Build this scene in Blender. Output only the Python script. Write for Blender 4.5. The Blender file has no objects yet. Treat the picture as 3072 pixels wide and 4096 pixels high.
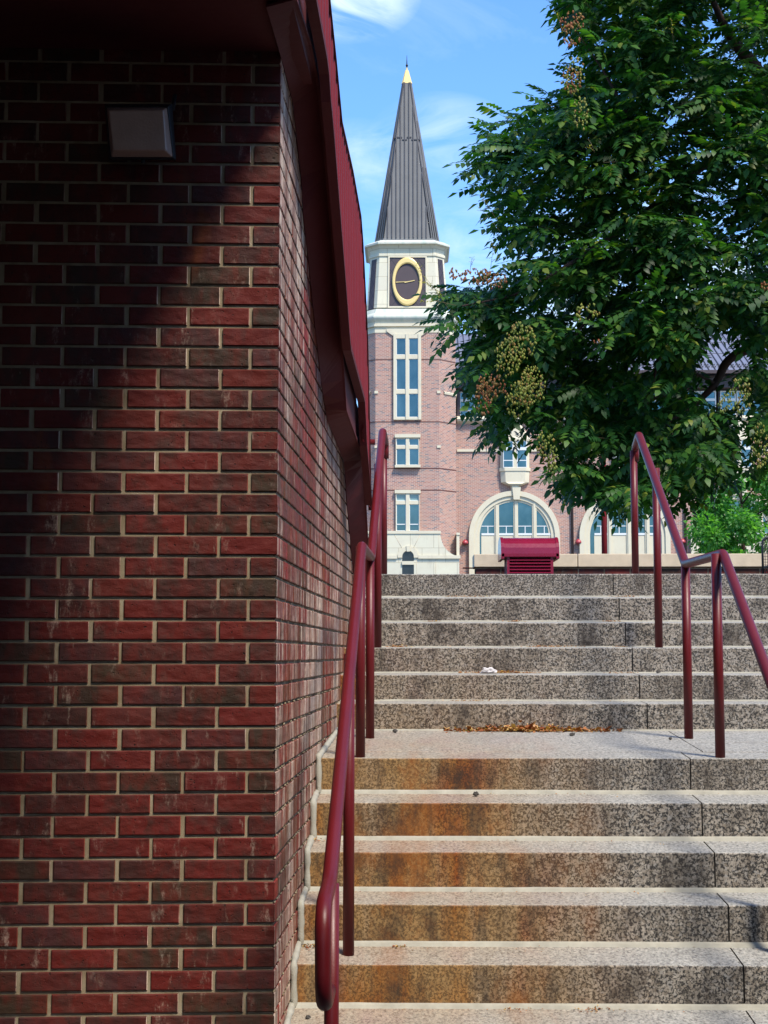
import bpy, math, random
import numpy as np
from mathutils import Vector, Matrix, noise
random.seed(7)
rng = np.random.default_rng(11)
S = bpy.context.scene
COL = S.collection
# ---------------------------------------------------------------- camera
CZ = 1.75                      # eye height over the lower pavement
FP = 5908.0                    # focal length in photo pixels (3072 x 4096)
TH = math.radians(5.5)         # camera looks up by this much
PS = 0.0179                    # and a little to the left of the stairs' axis
cam_d = bpy.data.cameras.new('camera')
cam = bpy.data.objects.new('camera', cam_d)
COL.objects.link(cam)
cam.location = (0, 0, CZ)
cam.rotation_euler = (math.pi / 2 + TH, 0, PS)
cam_d.sensor_width = 36
cam_d.lens = 36 * FP / 4096
cam_d.clip_start = 0.05
cam_d.clip_end = 3000
S.camera = cam
cT, sT, cP, sP = math.cos(TH), math.sin(TH), math.cos(PS), math.sin(PS)
# ---------------------------------------------------------------- light
SUN = Vector((-0.36, 0.48, -0.81)).normalized()      # direction the light travels
sun_d = bpy.data.lights.new('sun', 'SUN')
sun = bpy.data.objects.new('sun', sun_d)
COL.objects.link(sun)
sun.rotation_euler = SUN.to_track_quat('-Z', 'Y').to_euler()
sun_d.energy = 4.8
sun_d.angle = math.radians(11)
sun_d.color = (1.0, 0.91, 0.77)
W = bpy.data.worlds.new('World')
S.world = W
W.use_nodes = True
EXPOSURE = 0.48
S.view_settings.view_transform = 'Standard'
S.view_settings.look = 'None'
S.view_settings.exposure = EXPOSURE
S.view_settings.gamma = 1


class NT:
    """small helper for node trees"""
    def __init__(s, tree):
        s.t = tree
        s.t.nodes.clear()

    def n(s, kind, **kw):
        nd = s.t.nodes.new(kind)
        ins = kw.pop('ins', {})
        for k, v in kw.items():
            setattr(nd, k, v)
        for k, v in ins.items():
            if hasattr(v, 'is_linked') or hasattr(v, 'links'):
                s.t.links.new(v, nd.inputs[k])
            else:
                nd.inputs[k].default_value = v
        return nd

    def link(s, a, b):
        s.t.links.new(a, b)

    def ramp(s, fac, stops, interp='LINEAR'):
        r = s.n('ShaderNodeValToRGB')
        r.color_ramp.interpolation = interp
        el = r.color_ramp.elements
        while len(el) < len(stops):
            el.new(0.5)
        for e, (p, c) in zip(el, stops):
            e.position = p
            e.color = (c[0], c[1], c[2], 1) if hasattr(c, '__len__') else (c, c, c, 1)
        s.link(fac, r.inputs[0])
        return r.outputs[0]

    def mix(s, fac, a, b, mode='MIX'):
        m = s.n('ShaderNodeMix', data_type='RGBA', blend_type=mode)
        for sock, v in ((m.inputs[0], fac), (m.inputs[6], a), (m.inputs[7], b)):
            if hasattr(v, 'links'):
                s.link(v, sock)
            elif hasattr(v, '__len__'):
                sock.default_value = (v[0], v[1], v[2], 1)
            else:
                sock.default_value = v
        return m.outputs[2]

    def math(s, op, a, b=0.0, clamp=False):
        m = s.n('ShaderNodeMath', operation=op, use_clamp=clamp)
        for i, v in enumerate((a, b)):
            if hasattr(v, 'links'):
                s.link(v, m.inputs[i])
            else:
                m.inputs[i].default_value = v
        return m.outputs[0]

    def noise(s, vec, scale, detail=4, rough=0.55, dist=0.0):
        nd = s.n('ShaderNodeTexNoise', ins={'Scale': scale, 'Detail': detail, 'Roughness': rough, 'Distortion': dist})
        s.link(vec, nd.inputs['Vector'])
        return nd.outputs['Fac']

    def mapv(s, vec, scale=(1, 1, 1), loc=(0, 0, 0), rot=(0, 0, 0)):
        m = s.n('ShaderNodeMapping')
        m.inputs['Scale'].default_value = scale
        m.inputs['Location'].default_value = loc
        m.inputs['Rotation'].default_value = rot
        s.link(vec, m.inputs['Vector'])
        return m.outputs[0]


# sky with thin clouds in its directions
w = NT(W.node_tree)
sky = w.n('ShaderNodeTexSky', sky_type='NISHITA', sun_disc=False)
toward = -SUN
sky.sun_elevation = math.asin(toward.z)
sky.sun_rotation = math.atan2(toward.x, toward.y)
sky.air_density = 1.0
sky.dust_density = 0.6
sky.ozone_density = 2.5
tc = w.n('ShaderNodeTexCoord')
v = w.mapv(tc.outputs['Generated'], (1.6, 1.6, 5.2), (0.35, 0, 0.1), (0, math.radians(-18), 0))
c1 = w.noise(v, 2.3, 9, 0.62, 0.7)
cl = w.ramp(c1, [(0.46, 0), (0.58, 0.12), (0.74, 0.5)])
sp = w.n('ShaderNodeSeparateXYZ')
w.link(tc.outputs['Generated'], sp.inputs[0])
low = w.ramp(sp.outputs[2], [(0.05, 0.30), (0.26, 0.03), (0.6, 0.0)])
cl2 = w.math('ADD', cl, low, clamp=True)
wv = w.mapv(tc.outputs['Generated'], (7, 7, 19), (0, 0, 0), (0, math.radians(-14), 0))
wn = w.ramp(w.noise(wv, 1.7, 9, 0.60, 0.9), [(0.36, 0), (0.62, 1)])
CLOUDS = []


def cloud(x, y, rx, amount):
    """a wisp in one direction of the sky"""
    global cl2
    b = (2048 - y * 1.85172) / FP
    a = (x * 1.85172 - 1536) / FP
    yr, z = cT - sT * b, sT + cT * b
    dv = Vector((cP * a - sP * yr, sP * a + cP * yr, z)).normalized()
    vm = w.n('ShaderNodeVectorMath', operation='DISTANCE')
    w.link(w.mapv(tc.outputs['Generated'], (1, 1, 1.7)), vm.inputs[0])
    vm.inputs[1].default_value = (dv.x, dv.y, dv.z * 1.7)
    m_ = w.math('SUBTRACT', 1.0, w.math('DIVIDE', vm.outputs['Value'], rx), clamp=True)
    m_ = w.math('MULTIPLY', w.math('MULTIPLY', w.math('POWER', m_, 0.8), wn), amount)
    cl2 = w.math('ADD', cl2, m_, clamp=True)


cloud(745, -14, 0.05, 1.5)
cloud(955, 300, 0.05, 0.75)
cloud(770, 325, 0.035, 0.5)
cloud(805, 390, 0.025, 0.5)
cloud(1560, 690, 0.16, 1.8)
cloud(1000, 560, 0.09, 0.5)

tint = w.mix(1.0, sky.outputs[0], (1.05, 1.62, 2.22), 'MULTIPLY')
out_c = w.mix(cl2, tint, (6.2, 7.6, 8.6))
bg = w.n('ShaderNodeBackground', ins={'Strength': 0.11})
w.link(out_c, bg.inputs[0])
wo = w.n('ShaderNodeOutputWorld')
w.link(bg.outputs[0], wo.inputs[0])

# ---------------------------------------------------------------- picture -> place
cT, sT, cP, sP = math.cos(TH), math.sin(TH), math.cos(PS), math.sin(PS)


def ray(x, y):
    a = (x - 1536) / FP
    b = (2048 - y) / FP
    yr = cT - sT * b
    z = sT + cT * b
    return Vector((cP * a - sP * yr, sP * a + cP * yr, z))


def at(x, y, Y):
    r = ray(x, y)
    r = r * (Y / r.y)
    return Vector((r.x, r.y, r.z + CZ))


def D(x, y, Y):
    return at(x * 1.85172, y * 1.85172, Y)


# the brick wall's side runs along this line
WC = Vector((-0.532, 5.879, 0))
WD = Vector((0.030, 1, 0)).normalized()
WN = Vector((WD.y, -WD.x, 0))


def onW(x, y, off=0.0):
    r = ray(x, y)
    t = (WC.dot(WN) + off) / r.dot(WN)
    p = r * t
    return Vector((p.x, p.y, p.z + CZ))


def Wp(s, off, z):
    p = WC + WD * s + WN * off
    return Vector((p.x, p.y, z))


def Ws(p):
    return (Vector((p.x, p.y, 0)) - WC).dot(WD)


# ---------------------------------------------------------------- scene graph helpers
def tag(o, label=None, cat=None, group=None, kind=None):
    if label: o['label'] = label
    if cat: o['category'] = cat
    if group: o['group'] = group
    if kind: o['kind'] = kind
    return o


def thing(name, label, cat, loc=(0, 0, 0), group=None):
    o = bpy.data.objects.new(name, None)
    o.empty_display_size = 0.2
    COL.objects.link(o)
    o.location = loc
    return tag(o, label, cat, group)


class MB:
    def __init__(s):
        s.v = []
        s.f = []
        s.sm = []

    def add(s, vs, fs, smooth=False):
        b = len(s.v)
        s.v += [tuple(p) for p in vs]
        s.f += [tuple(i + b for i in q) for q in fs]
        s.sm += [smooth] * len(fs)
        return s

    def box(s, x0, x1, y0, y1, z0, z1):
        x0, x1 = min(x0, x1), max(x0, x1)
        y0, y1 = min(y0, y1), max(y0, y1)
        z0, z1 = min(z0, z1), max(z0, z1)
        vs = [(x0, y0, z0), (x1, y0, z0), (x1, y1, z0), (x0, y1, z0), (x0, y0, z1), (x1, y0, z1), (x1, y1, z1), (x0, y1, z1)]
        return s.add(vs, [(0, 3, 2, 1), (4, 5, 6, 7), (0, 1, 5, 4), (1, 2, 6, 5), (2, 3, 7, 6), (3, 0, 4, 7)])

    def hexa(s, p):
        """8 points: bottom ring then top ring"""
        return s.add(p, [(0, 3, 2, 1), (4, 5, 6, 7), (0, 1, 5, 4), (1, 2, 6, 5), (2, 3, 7, 6), (3, 0, 4, 7)])

    def prism(s, poly, y0, y1):
        """polygon in x,z pushed from y0 to y1 (poly counter-clockwise seen from -y)"""
        n = len(poly)
        vs = [(x, y0, z) for x, z in poly] + [(x, y1, z) for x, z in poly]
        fs = [tuple(range(n)), tuple(range(2 * n - 1, n - 1, -1))]
        fs += [(i, i + n, (i + 1) % n + n, (i + 1) % n) for i in range(n)]
        return s.add(vs, fs)

    def strip(s, A, B, th):
        """sheet between two rows of points, made th thick"""
        n = len(A)
        for i in range(n - 1):
            q = [Vector(A[i]), Vector(A[i + 1]), Vector(B[i + 1]), Vector(B[i])]
            nn = (q[1] - q[0]).cross(q[3] - q[0])
            nn = nn.normalized() * th if nn.length > 1e-9 else Vector((th, 0, 0))
            s.hexa([p - nn for p in q] + q)
        return s

    def loft(s, rings, cap=True, smooth=False):
        n = len(rings[0])
        vs = [p for r in rings for p in r]
        fs = []
        for k in range(len(rings) - 1):
            for i in range(n):
                j = (i + 1) % n
                fs.append((k * n + i, k * n + j, (k + 1) * n + j, (k + 1) * n + i))
        if cap:
            fs.append(tuple(range(n - 1, -1, -1)))
            fs.append(tuple((len(rings) - 1) * n + i for i in range(n)))
        return s.add(vs, fs, smooth)

    def tube(s, pts, rad, n=14, smooth=True):
        """pipe through points; rad is a number or a list"""
        pts = [Vector(p) for p in pts]
        rs = rad if hasattr(rad, '__len__') else [rad] * len(pts)
        t0 = (pts[1] - pts[0]).normalized()
        up = Vector((0, 0, 1)) if abs(t0.z) < 0.9 else Vector((1, 0, 0))
        u = t0.cross(up).normalized()
        rings = []
        for i, p in enumerate(pts):
            if i == 0: t = pts[1] - pts[0]
            elif i == len(pts) - 1: t = pts[-1] - pts[-2]
            else: t = (pts[i + 1] - p).normalized() + (p - pts[i - 1]).normalized()
            t = t.normalized()
            u = (u - t * u.dot(t)).normalized()
            w2 = t.cross(u)
            rings.append([p + (u * math.cos(a) + w2 * math.sin(a)) * rs[i] for a in [2 * math.pi * k / n for k in range(n)]])
        return s.loft(rings, True, smooth)

    def build(s, name, mat, parent=None, bevel=0):
        me = bpy.data.meshes.new(name)
        me.from_pydata(s.v, [], s.f)
        me.polygons.foreach_set('use_smooth', s.sm)
        uv = me.uv_layers.new(name='uv')
        data = np.zeros(len(me.loops) * 2)
        for p in me.polygons:
            nx, ny, nz = p.normal
            h = math.hypot(nx, ny)
            for li in p.loop_indices:
                c = me.vertices[me.loops[li].vertex_index].co
                if h > 0.35:
                    data[2 * li] = (c.x * -ny + c.y * nx) / h
                    data[2 * li + 1] = c.z
                else:
                    data[2 * li] = c.x
                    data[2 * li + 1] = c.y
        uv.data.foreach_set('uv', data)
        me.materials.append(mat)
        o = bpy.data.objects.new(name, me)
        COL.objects.link(o)
        if parent is not None:
            o.parent = parent
            loc = Vector(parent.location)
            pp = parent.parent
            while pp is not None:
                loc += Vector(pp.location)
                pp = pp.parent
            if loc.length > 0:
                me.transform(Matrix.Translation(-loc))
        if bevel:
            b = o.modifiers.new('bevel', 'BEVEL')
            b.width = bevel
            b.segments = 2
            b.limit_method = 'ANGLE'
            b.angle_limit = math.radians(40)
        return o


def fillet(pts, r, n=6):
    """round the corners of a polyline"""
    pts = [Vector(p) for p in pts]
    out = [pts[0]]
    rr = r if hasattr(r, '__len__') else [r] * len(pts)
    for i in range(1, len(pts) - 1):
        a, b, c = pts[i - 1], pts[i], pts[i + 1]
        ra = min(rr[i], (a - b).length * 0.49, (c - b).length * 0.49)
        p0 = b + (a - b).normalized() * ra
        p1 = b + (c - b).normalized() * ra
        for k in range(n + 1):
            t = k / n
            out.append(p0 * (1 - t) ** 2 + b * 2 * t * (1 - t) + p1 * t * t)
    out.append(pts[-1])
    return out


# ---------------------------------------------------------------- materials
def new_mat(name):
    m = bpy.data.materials.new(name)
    m.use_nodes = True
    return m, NT(m.node_tree)


ALB = 0.66          # overall albedo scale, set once against the sun's strength


def finish(m, t, color, rough=0.6, metal=0.0, bump=None, bstr=0.3, bdist=0.01, spec=0.5, extra=None):
    if metal < 0.5:
        color = t.mix(1.0, color, (ALB, ALB, ALB), 'MULTIPLY')
    b = t.n('ShaderNodeBsdfPrincipled')
    for k, v in (('Base Color', color), ('Roughness', rough), ('Metallic', metal), ('Specular IOR Level', spec)):
        if hasattr(v, 'links'):
            t.link(v, b.inputs[k])
        elif hasattr(v, '__len__'):
            b.inputs[k].default_value = (v[0], v[1], v[2], 1)
        else:
            b.inputs[k].default_value = v
    if bump is not None:
        bp = t.n('ShaderNodeBump', ins={'Strength': bstr, 'Distance': bdist})
        t.link(bump, bp.inputs['Height'])
        t.link(bp.outputs[0], b.inputs['Normal'])
    o = t.n('ShaderNodeOutputMaterial')
    if extra is not None:
        mx = t.n('ShaderNodeMixShader', ins={0: extra[0]})
        t.link(b.outputs[0], mx.inputs[1])
        t.link(extra[1], mx.inputs[2])
        t.link(mx.outputs[0], o.inputs[0])
    else:
        t.link(b.outputs[0], o.inputs[0])
    return m


def plain(name, col, rough=0.6, metal=0.0, var=0.15, scale=4, bstr=0.1, spec=0.5):
    m, t = new_mat(name)
    co = t.n('ShaderNodeTexCoord').outputs['Object']
    nz = t.noise(co, scale, 6)
    c = t.mix(nz, [x * (1 - var * 2) for x in col], [x * (1 + var * 2) for x in col])
    return finish(m, t, c, rough, metal, t.noise(co, scale * 12, 3), bstr, 0.004, spec)


def mat_brick():
    m, t = new_mat('glazed_brick')
    g = t.n('ShaderNodeNewGeometry')
    co = g.outputs['Position']
    rnd = g.outputs['Random Per Island']
    base = t.ramp(rnd, [(0.0, (0.095, 0.012, 0.011)), (0.16, (0.052, 0.016, 0.014)), (0.30, (0.12, 0.014, 0.012)), (0.44, (0.042, 0.026, 0.018)),
                        (0.56, (0.085, 0.020, 0.018)), (0.68, (0.062, 0.022, 0.024)), (0.82, (0.105, 0.017, 0.013)), (0.93, (0.048, 0.031, 0.020))], 'CONSTANT')
    # blotches inside one brick
    v1 = t.mapv(co, (1, 1, 0.45))
    blot = t.noise(v1, 16, 5, 0.6, 0.4)
    base = t.mix(t.ramp(blot, [(0.40, 0), (0.62, 0.6)]), base, (0.13, 0.015, 0.010))
    blot2 = t.noise(t.mapv(co, (1, 1, 0.6), (3, 1, 2)), 11, 6, 0.65)
    base = t.mix(t.ramp(blot2, [(0.50, 0), (0.68, 0.75)]), base, (0.042, 0.025, 0.021))
    ora = t.noise(t.mapv(co, (1, 1, 0.3), (7, 3, 5)), 3.4, 4, 0.6)
    base = t.mix(t.ramp(ora, [(0.63, 0), (0.73, 0.6)]), base, (0.22, 0.060, 0.012))
    # lime bloom: soft on the front, long vertical streaks on the side
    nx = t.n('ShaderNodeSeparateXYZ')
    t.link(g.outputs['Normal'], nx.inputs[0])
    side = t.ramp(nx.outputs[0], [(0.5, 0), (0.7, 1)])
    e1 = t.noise(t.mapv(co, (2.2, 2.2, 0.8), (1, 8, 2)), 6.5, 9, 0.80)
    e1 = t.ramp(e1, [(0.56, 0), (0.66, 0.28), (0.80, 0.7)])
    e1 = t.mix(1.0, e1, t.ramp(t.noise(t.mapv(co, (1, 1, 1), (6, 2, 5)), 3.1, 3, 0.5), [(0.42, 0.1), (0.60, 1.2)]), 'MULTIPLY')
    e1 = t.mix(1.0, e1, t.ramp(t.noise(co, 130, 4, 0.75), [(0.35, 0.2), (0.6, 1)]), 'MULTIPLY')
    st = t.noise(t.mapv(co, (16, 16, 1.6)), 1.3, 7, 0.72, 0.25)
    st2 = t.noise(t.mapv(co, (1, 0.7, 0.5), (2, 2, 9)), 1.5, 3, 0.5)
    lim = t.math('ADD', st, t.math('MULTIPLY', t.math('SUBTRACT', st2, 0.5), 0.7))
    e2 = t.ramp(lim, [(0.42, 0.03), (0.49, 0.60), (0.58, 1.0)])
    fine = t.ramp(t.noise(t.mapv(co, (150, 150, 6)), 1.0, 3, 0.6), [(0.35, 0.25), (0.55, 1)])
    e2 = t.mix(1.0, e2, fine, 'MULTIPLY')
    eff = t.mix(side, e1, e2)
    c = t.mix(eff, base, (0.86, 0.78, 0.70))
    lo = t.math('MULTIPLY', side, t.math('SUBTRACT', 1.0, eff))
    c = t.mix(lo, c, t.mix(1.0, base, (2.3, 2.1, 1.8), 'MULTIPLY'))  # bare brick on the side face is brightened in the colour itself
    # rusty water marks down the side far from the corner
    rs = t.noise(t.mapv(co, (2.3, 2.3, 0.10), (0, 4, 0)), 1.9, 3, 0.5)
    rs = t.mix(1.0, t.ramp(rs, [(0.50, 0), (0.62, 0.75)]), side, 'MULTIPLY')
    c = t.mix(rs, c, (0.16, 0.040, 0.010))
    pits = t.ramp(t.noise(co, 95, 2, 0.5), [(0.25, 1), (0.32, 0)])
    c = t.mix(pits, c, (0.012, 0.008, 0.007))
    dents = t.noise(t.mapv(co, (1, 1, 1.8), (4, 4, 4), (0, 0.5, 0)), 14, 2, 0.4)
    h = t.math('SUBTRACT', t.math('ADD', t.math('MULTIPLY', dents, 1.6), t.math('MULTIPLY', t.noise(co, 190, 4, 0.7), 0.35)), pits)
    c = t.mix(1.0, c, (1.12, 0.98, 0.86), 'MULTIPLY')
    r = t.math('ADD', t.math('MULTIPLY', t.noise(co, 30, 3), 0.30), 0.45)
    return finish(m, t, c, r, 0, h, 0.7, 0.008, 0.2)


def mat_mortar():
    m, t = new_mat('mortar')
    co = t.n('ShaderNodeNewGeometry').outputs['Position']
    c = t.ramp(t.noise(co, 9, 6, 0.6), [(0.3, (0.27, 0.20, 0.12)), (0.6, (0.42, 0.34, 0.23)), (0.8, (0.50, 0.43, 0.32))])
    return finish(m, t, c, 0.95, 0, t.noise(co, 420, 4, 0.7), 0.8, 0.004, 0.1)


def mat_granite():
    m, t = new_mat('speckled_granite')
    g = t.n('ShaderNodeNewGeometry')
    co = g.outputs['Position']
    wob = t.n('ShaderNodeTexNoise', ins={'Scale': 60.0, 'Detail': 3.0})
    t.link(co, wob.inputs['Vector'])
    cw = t.n('ShaderNodeMix', data_type='VECTOR')
    cw.inputs[0].default_value = 0.012
    t.link(co, cw.inputs[4])
    t.link(wob.outputs['Color'], cw.inputs[5])
    vec = cw.outputs[1]
    v1 = t.n('ShaderNodeTexVoronoi', feature='DISTANCE_TO_EDGE', ins={'Scale': 68.0, 'Randomness': 1.0})
    t.link(vec, v1.inputs['Vector'])
    v2 = t.n('ShaderNodeTexVoronoi', feature='F1', ins={'Scale': 68.0, 'Randomness': 1.0})
    t.link(vec, v2.inputs['Vector'])
    patch = t.noise(co, 74, 7, 0.80)
    edge = t.math('ADD', t.math('MULTIPLY', v1.outputs[0], 0.55), t.math('MULTIPLY', t.math('SUBTRACT', patch, 0.50), 2.0))
    crystal = t.ramp(edge, [(0.0, 0), (0.11, 1)])
    sep = t.n('ShaderNodeSeparateColor')
    t.link(v2.outputs['Color'], sep.inputs[0])
    cc = t.ramp(sep.outputs[0], [(0.0, (0.33, 0.28, 0.22)), (0.4, (0.47, 0.42, 0.355)), (0.75, (0.58, 0.52, 0.44)), (1.0, (0.43, 0.41, 0.38))])
    cc = t.mix(t.ramp(t.noise(co, 160, 4, 0.7), [(0.35, 0), (0.7, 0.40)]), cc, (0.18, 0.13, 0.10))
    dark = t.ramp(t.noise(co, 210, 3, 0.7), [(0.35, (0.012, 0.012, 0.013)), (0.62, (0.045, 0.042, 0.040)), (0.8, (0.18, 0.16, 0.14))])
    c = t.mix(crystal, dark, cc)
    # weather-worn flamed treads are paler and greyer than the polished risers
    sepn = t.n('ShaderNodeSeparateXYZ')
    t.link(g.outputs['Normal'], sepn.inputs[0])
    up = t.ramp(sepn.outputs[2], [(0.5, 0), (0.85, 1)])
    gr = t.ramp(t.noise(t.mapv(co, (1, 0.55, 1)), 75, 5, 0.75), [(0.36, (0.13, 0.13, 0.13)), (0.49, (0.50, 0.495, 0.455)), (0.70, (0.78, 0.77, 0.69))])
    pale = t.mix(0.62, c, gr)
    c = t.mix(up, c, pale)
    # stains: rust towards the wall, black water marks elsewhere
    sx = t.n('ShaderNodeSeparateXYZ')
    t.link(co, sx.inputs[0])
    X, Y, Z = sx.outputs
    lim = t.math('MULTIPLY', t.math('SUBTRACT', Z, 1.40), 0.62)      # narrower up the flight
    rx = t.ramp(t.math('ADD', t.math('ADD', X, 0.5), lim), [(0.0, 0.55), (0.10, 0.9), (0.75, 0.5), (1.25 / 1.6, 0.0)])
    rx = t.ramp(t.math('DIVIDE', t.math('ADD', X, 0.55), 1.7), [(0.0, 1.0), (0.40, 0.95), (0.65, 0.6), (0.95, 0.0)])
    hz = t.ramp(t.math('DIVIDE', Z, 3.0), [(0.0, 1.0), (0.41, 1.0), (0.44, 0.35), (0.6, 0.12), (0.8, 0.0)])
    hz2 = t.ramp(t.math('DIVIDE', t.math('ADD', X, 0.55), 1.7), [(0.12, 1.0), (0.22, 0.0)])
    hz = t.math('MAXIMUM', hz, t.math('MULTIPLY', hz2, t.ramp(t.math('DIVIDE', Z, 3.0), [(0.6, 0.85), (0.72, 0.1)])))
    rn = t.noise(t.mapv(co, (2.6, 0.7, 0.5), (2, 0, 0)), 1.6, 6, 0.6)
    rust = t.math('MULTIPLY', t.math('MULTIPLY', rx, hz), t.ramp(rn, [(0.25, 0.55), (0.55, 1.2)]), clamp=True)
    rc = t.ramp(t.noise(t.mapv(co, (3.4, 1, 1.0), (5, 0, 0)), 1.5, 5, 0.6), [(0.46, (0.98, 0.70, 0.36)), (0.57, (0.95, 0.50, 0.15)), (0.70, (0.78, 0.24, 0.03))])
    rust_r = t.math('MULTIPLY', rust, t.math('SUBTRACT', 1.0, t.math('MULTIPLY', up, 0.62)))
    c = t.mix(rust_r, c, t.mix(1.0, t.mix(0.35, c, (0.44, 0.34, 0.22)), rc, 'MULTIPLY'))
    # deep orange blooms
    deep = t.noise(t.mapv(co, (1.7, 0.3, 1.2), (1.3, 0, 3.1)), 2.1, 5, 0.65)
    grit = t.ramp(t.noise(co, 120, 5, 0.8), [(0.38, 0.35), (0.58, 1.0)])
    dm = t.math('MULTIPLY', t.math('MULTIPLY', t.ramp(deep, [(0.53, 0), (0.64, 0.85)]), rust_r), grit)
    c = t.mix(dm, c, (0.34, 0.105, 0.012))
    blk = t.noise(t.mapv(co, (1.5, 0.6, 0.8), (0, 0, 7)), 2.6, 7, 0.72)
    bm = t.math('MULTIPLY', t.ramp(blk, [(0.50, 0), (0.66, 0.80)]), t.math('SUBTRACT', 1.0, t.math('MULTIPLY', up, 0.85)))
    c = t.mix(bm, c, (0.034, 0.024, 0.018))
    drip = t.noise(t.mapv(co, (17, 1, 0.9)), 1.0, 5, 0.7)
    c = t.mix(t.math('MULTIPLY', t.ramp(drip, [(0.50, 0), (0.70, 0.45)]), t.math('SUBTRACT', 1.0, up)), c, (0.05, 0.036, 0.024))
    h = t.noise(co, 300, 4, 0.7)
    r = t.math('ADD', 0.55, t.math('MULTIPLY', up, 0.3))
    return finish(m, t, c, r, 0, h, 0.35, 0.004, 0.35)


def mat_paint(name, col, rough=0.32, chips=True):
    m, t = new_mat(name)
    co = t.n('ShaderNodeNewGeometry').outputs['Position']
    c = t.mix(t.noise(co, 5, 5), [x * 0.8 for x in col], [x * 1.2 for x in col])
    if chips:
        ch = t.ramp(t.noise(co, 60, 5, 0.7), [(0.70, 0), (0.74, 1)])
        c = t.mix(ch, c, (0.10, 0.045, 0.04))
    sc = t.noise(co, 26, 5, 0.6)
    r = t.math('ADD', rough - 0.08, t.math('MULTIPLY', sc, 0.2))
    return finish(m, t, c, r, 0, t.noise(co, 160, 4, 0.6), 0.14, 0.003, 0.35)


def mat_building_brick():
    m, t = new_mat('facade_brick')
    uv = t.n('ShaderNodeTexCoord').outputs['UV']
    b = t.n('ShaderNodeTexBrick', offset=0.5, ins={'Scale': 1.0, 'Mortar Size': 0.011, 'Mortar Smooth': 0.1, 'Bias': 0.0, 'Brick Width': 0.27, 'Row Height': 0.088,
                                                   'Color1': (0, 0, 0, 1), 'Color2': (1, 1, 1, 1), 'Mortar': (0.5, 0.5, 0.5, 1)})
    t.link(uv, b.inputs['Vector'])
    col = t.ramp(b.outputs['Color'], [(0.0, (0.13, 0.11, 0.14)), (0.12, (0.20, 0.14, 0.16)), (0.20, (0.42, 0.16, 0.12)), (0.45, (0.56, 0.23, 0.165)), (0.62, (0.40, 0.17, 0.145)),
                                      (0.80, (0.64, 0.29, 0.21)), (1.0, (0.36, 0.19, 0.18))])
    c = t.mix(b.outputs['Fac'], col, (0.78, 0.66, 0.56))
    big = t.noise(t.mapv(uv, (1, 2.5, 1)), 0.6, 4, 0.6)
    c = t.mix(t.ramp(big, [(0.35, 0.12), (0.7, 0.45)]), c, (0.54, 0.39, 0.30))
    return finish(m, t, c, 0.85, 0, None, spec=0.2)


def mat_stone(name, col, green=False, joints=True):
    m, t = new_mat(name)
    tcn = t.n('ShaderNodeTexCoord')
    uv = tcn.outputs['UV']
    nz = t.noise(uv, 1.3, 6, 0.6)
    c = t.mix(nz, [x * 0.88 for x in col], [min(x * 1.1, 0.9) for x in col])
    if joints:
        b = t.n('ShaderNodeTexBrick', offset=0.5, ins={'Scale': 1.0, 'Mortar Size': 0.018, 'Mortar Smooth': 0.2, 'Brick Width': 1.5, 'Row Height': 0.95,
                                                       'Color1': (0.93, 0.93, 0.93, 1), 'Color2': (1.05, 1.04, 1.0, 1), 'Mortar': (0.66, 0.63, 0.58, 1)})
        t.link(uv, b.inputs['Vector'])
        c = t.mix(1.0, c, b.outputs['Color'], 'MULTIPLY')
    if green:
        gs = t.noise(t.mapv(uv, (2.6, 0.5, 1)), 1.0, 5, 0.6)
        c = t.mix(t.ramp(gs, [(0.42, 0.0), (0.66, 0.65)]), c, (0.48, 0.62, 0.50))
    dirt = t.noise(t.mapv(uv, (1, 0.35, 1), (4, 2, 0)), 2.2, 6, 0.65)
    c = t.mix(t.ramp(dirt, [(0.58, 0), (0.8, 0.35)]), c, (0.26, 0.24, 0.20))
    return finish(m, t, c, 0.85, 0, None, spec=0.2)


def mat_leaf(name, stops, transl=0.35, rough=0.45):
    m, t = new_mat(name)
    g = t.n('ShaderNodeNewGeometry')
    c = t.ramp(g.outputs['Random Per Island'], stops)
    big = t.noise(g.outputs['Position'], 1.1, 3)
    c = t.mix(t.ramp(big, [(0.4, 0), (0.65, 0.45)]), c, t.mix(1.0, c, (1.5, 1.35, 0.8), 'MULTIPLY'))
    tr = t.n('ShaderNodeBsdfTranslucent')
    t.link(t.mix(1.0, c, (1.6, 1.9, 0.6), 'MULTIPLY'), tr.inputs[0])
    return finish(m, t, c, rough, 0, None, spec=0.22, extra=(transl, tr.outputs[0]))


M = {}
M['brick'] = mat_brick()
M['mortar'] = mat_mortar()
M['granite'] = mat_granite()
M['paint'] = mat_paint('maroon_paint', (0.150, 0.008, 0.011), 0.40)
M['steel'] = mat_paint('dark_maroon_steel', (0.115, 0.010, 0.013), 0.75)
M['panel'] = mat_paint('red_corrugated_steel', (0.24, 0.006, 0.012), 0.7, False)
M['hood'] = mat_paint('crimson_paint', (0.26, 0.010, 0.040), 0.26, False)
M['caulk'] = plain('pale_sealant', (0.44, 0.42, 0.35), 0.9, 0, 0.2, 14, 0.5)
M['bbrick'] = mat_building_brick()
M['stone'] = mat_stone('cream_limestone', (0.92, 0.81, 0.63))
M['stone_plain'] = mat_stone('cream_limestone_trim', (0.90, 0.77, 0.57), joints=False)
M['stone_green'] = mat_stone('limestone_with_green_runs', (0.86, 0.83, 0.69), green=True, joints=False)
M['white'] = plain('white_window_frame', (0.92, 0.92, 0.88), 0.5, 0, 0.02)
M['roof'] = plain('slate_grey_metal', (0.165, 0.163, 0.160), 0.6, 0.0, 0.14, 1.2)
M['roof2'] = plain('blue_grey_roof_metal', (0.22, 0.23, 0.30), 0.45, 0.0, 0.12, 0.6)
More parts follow.
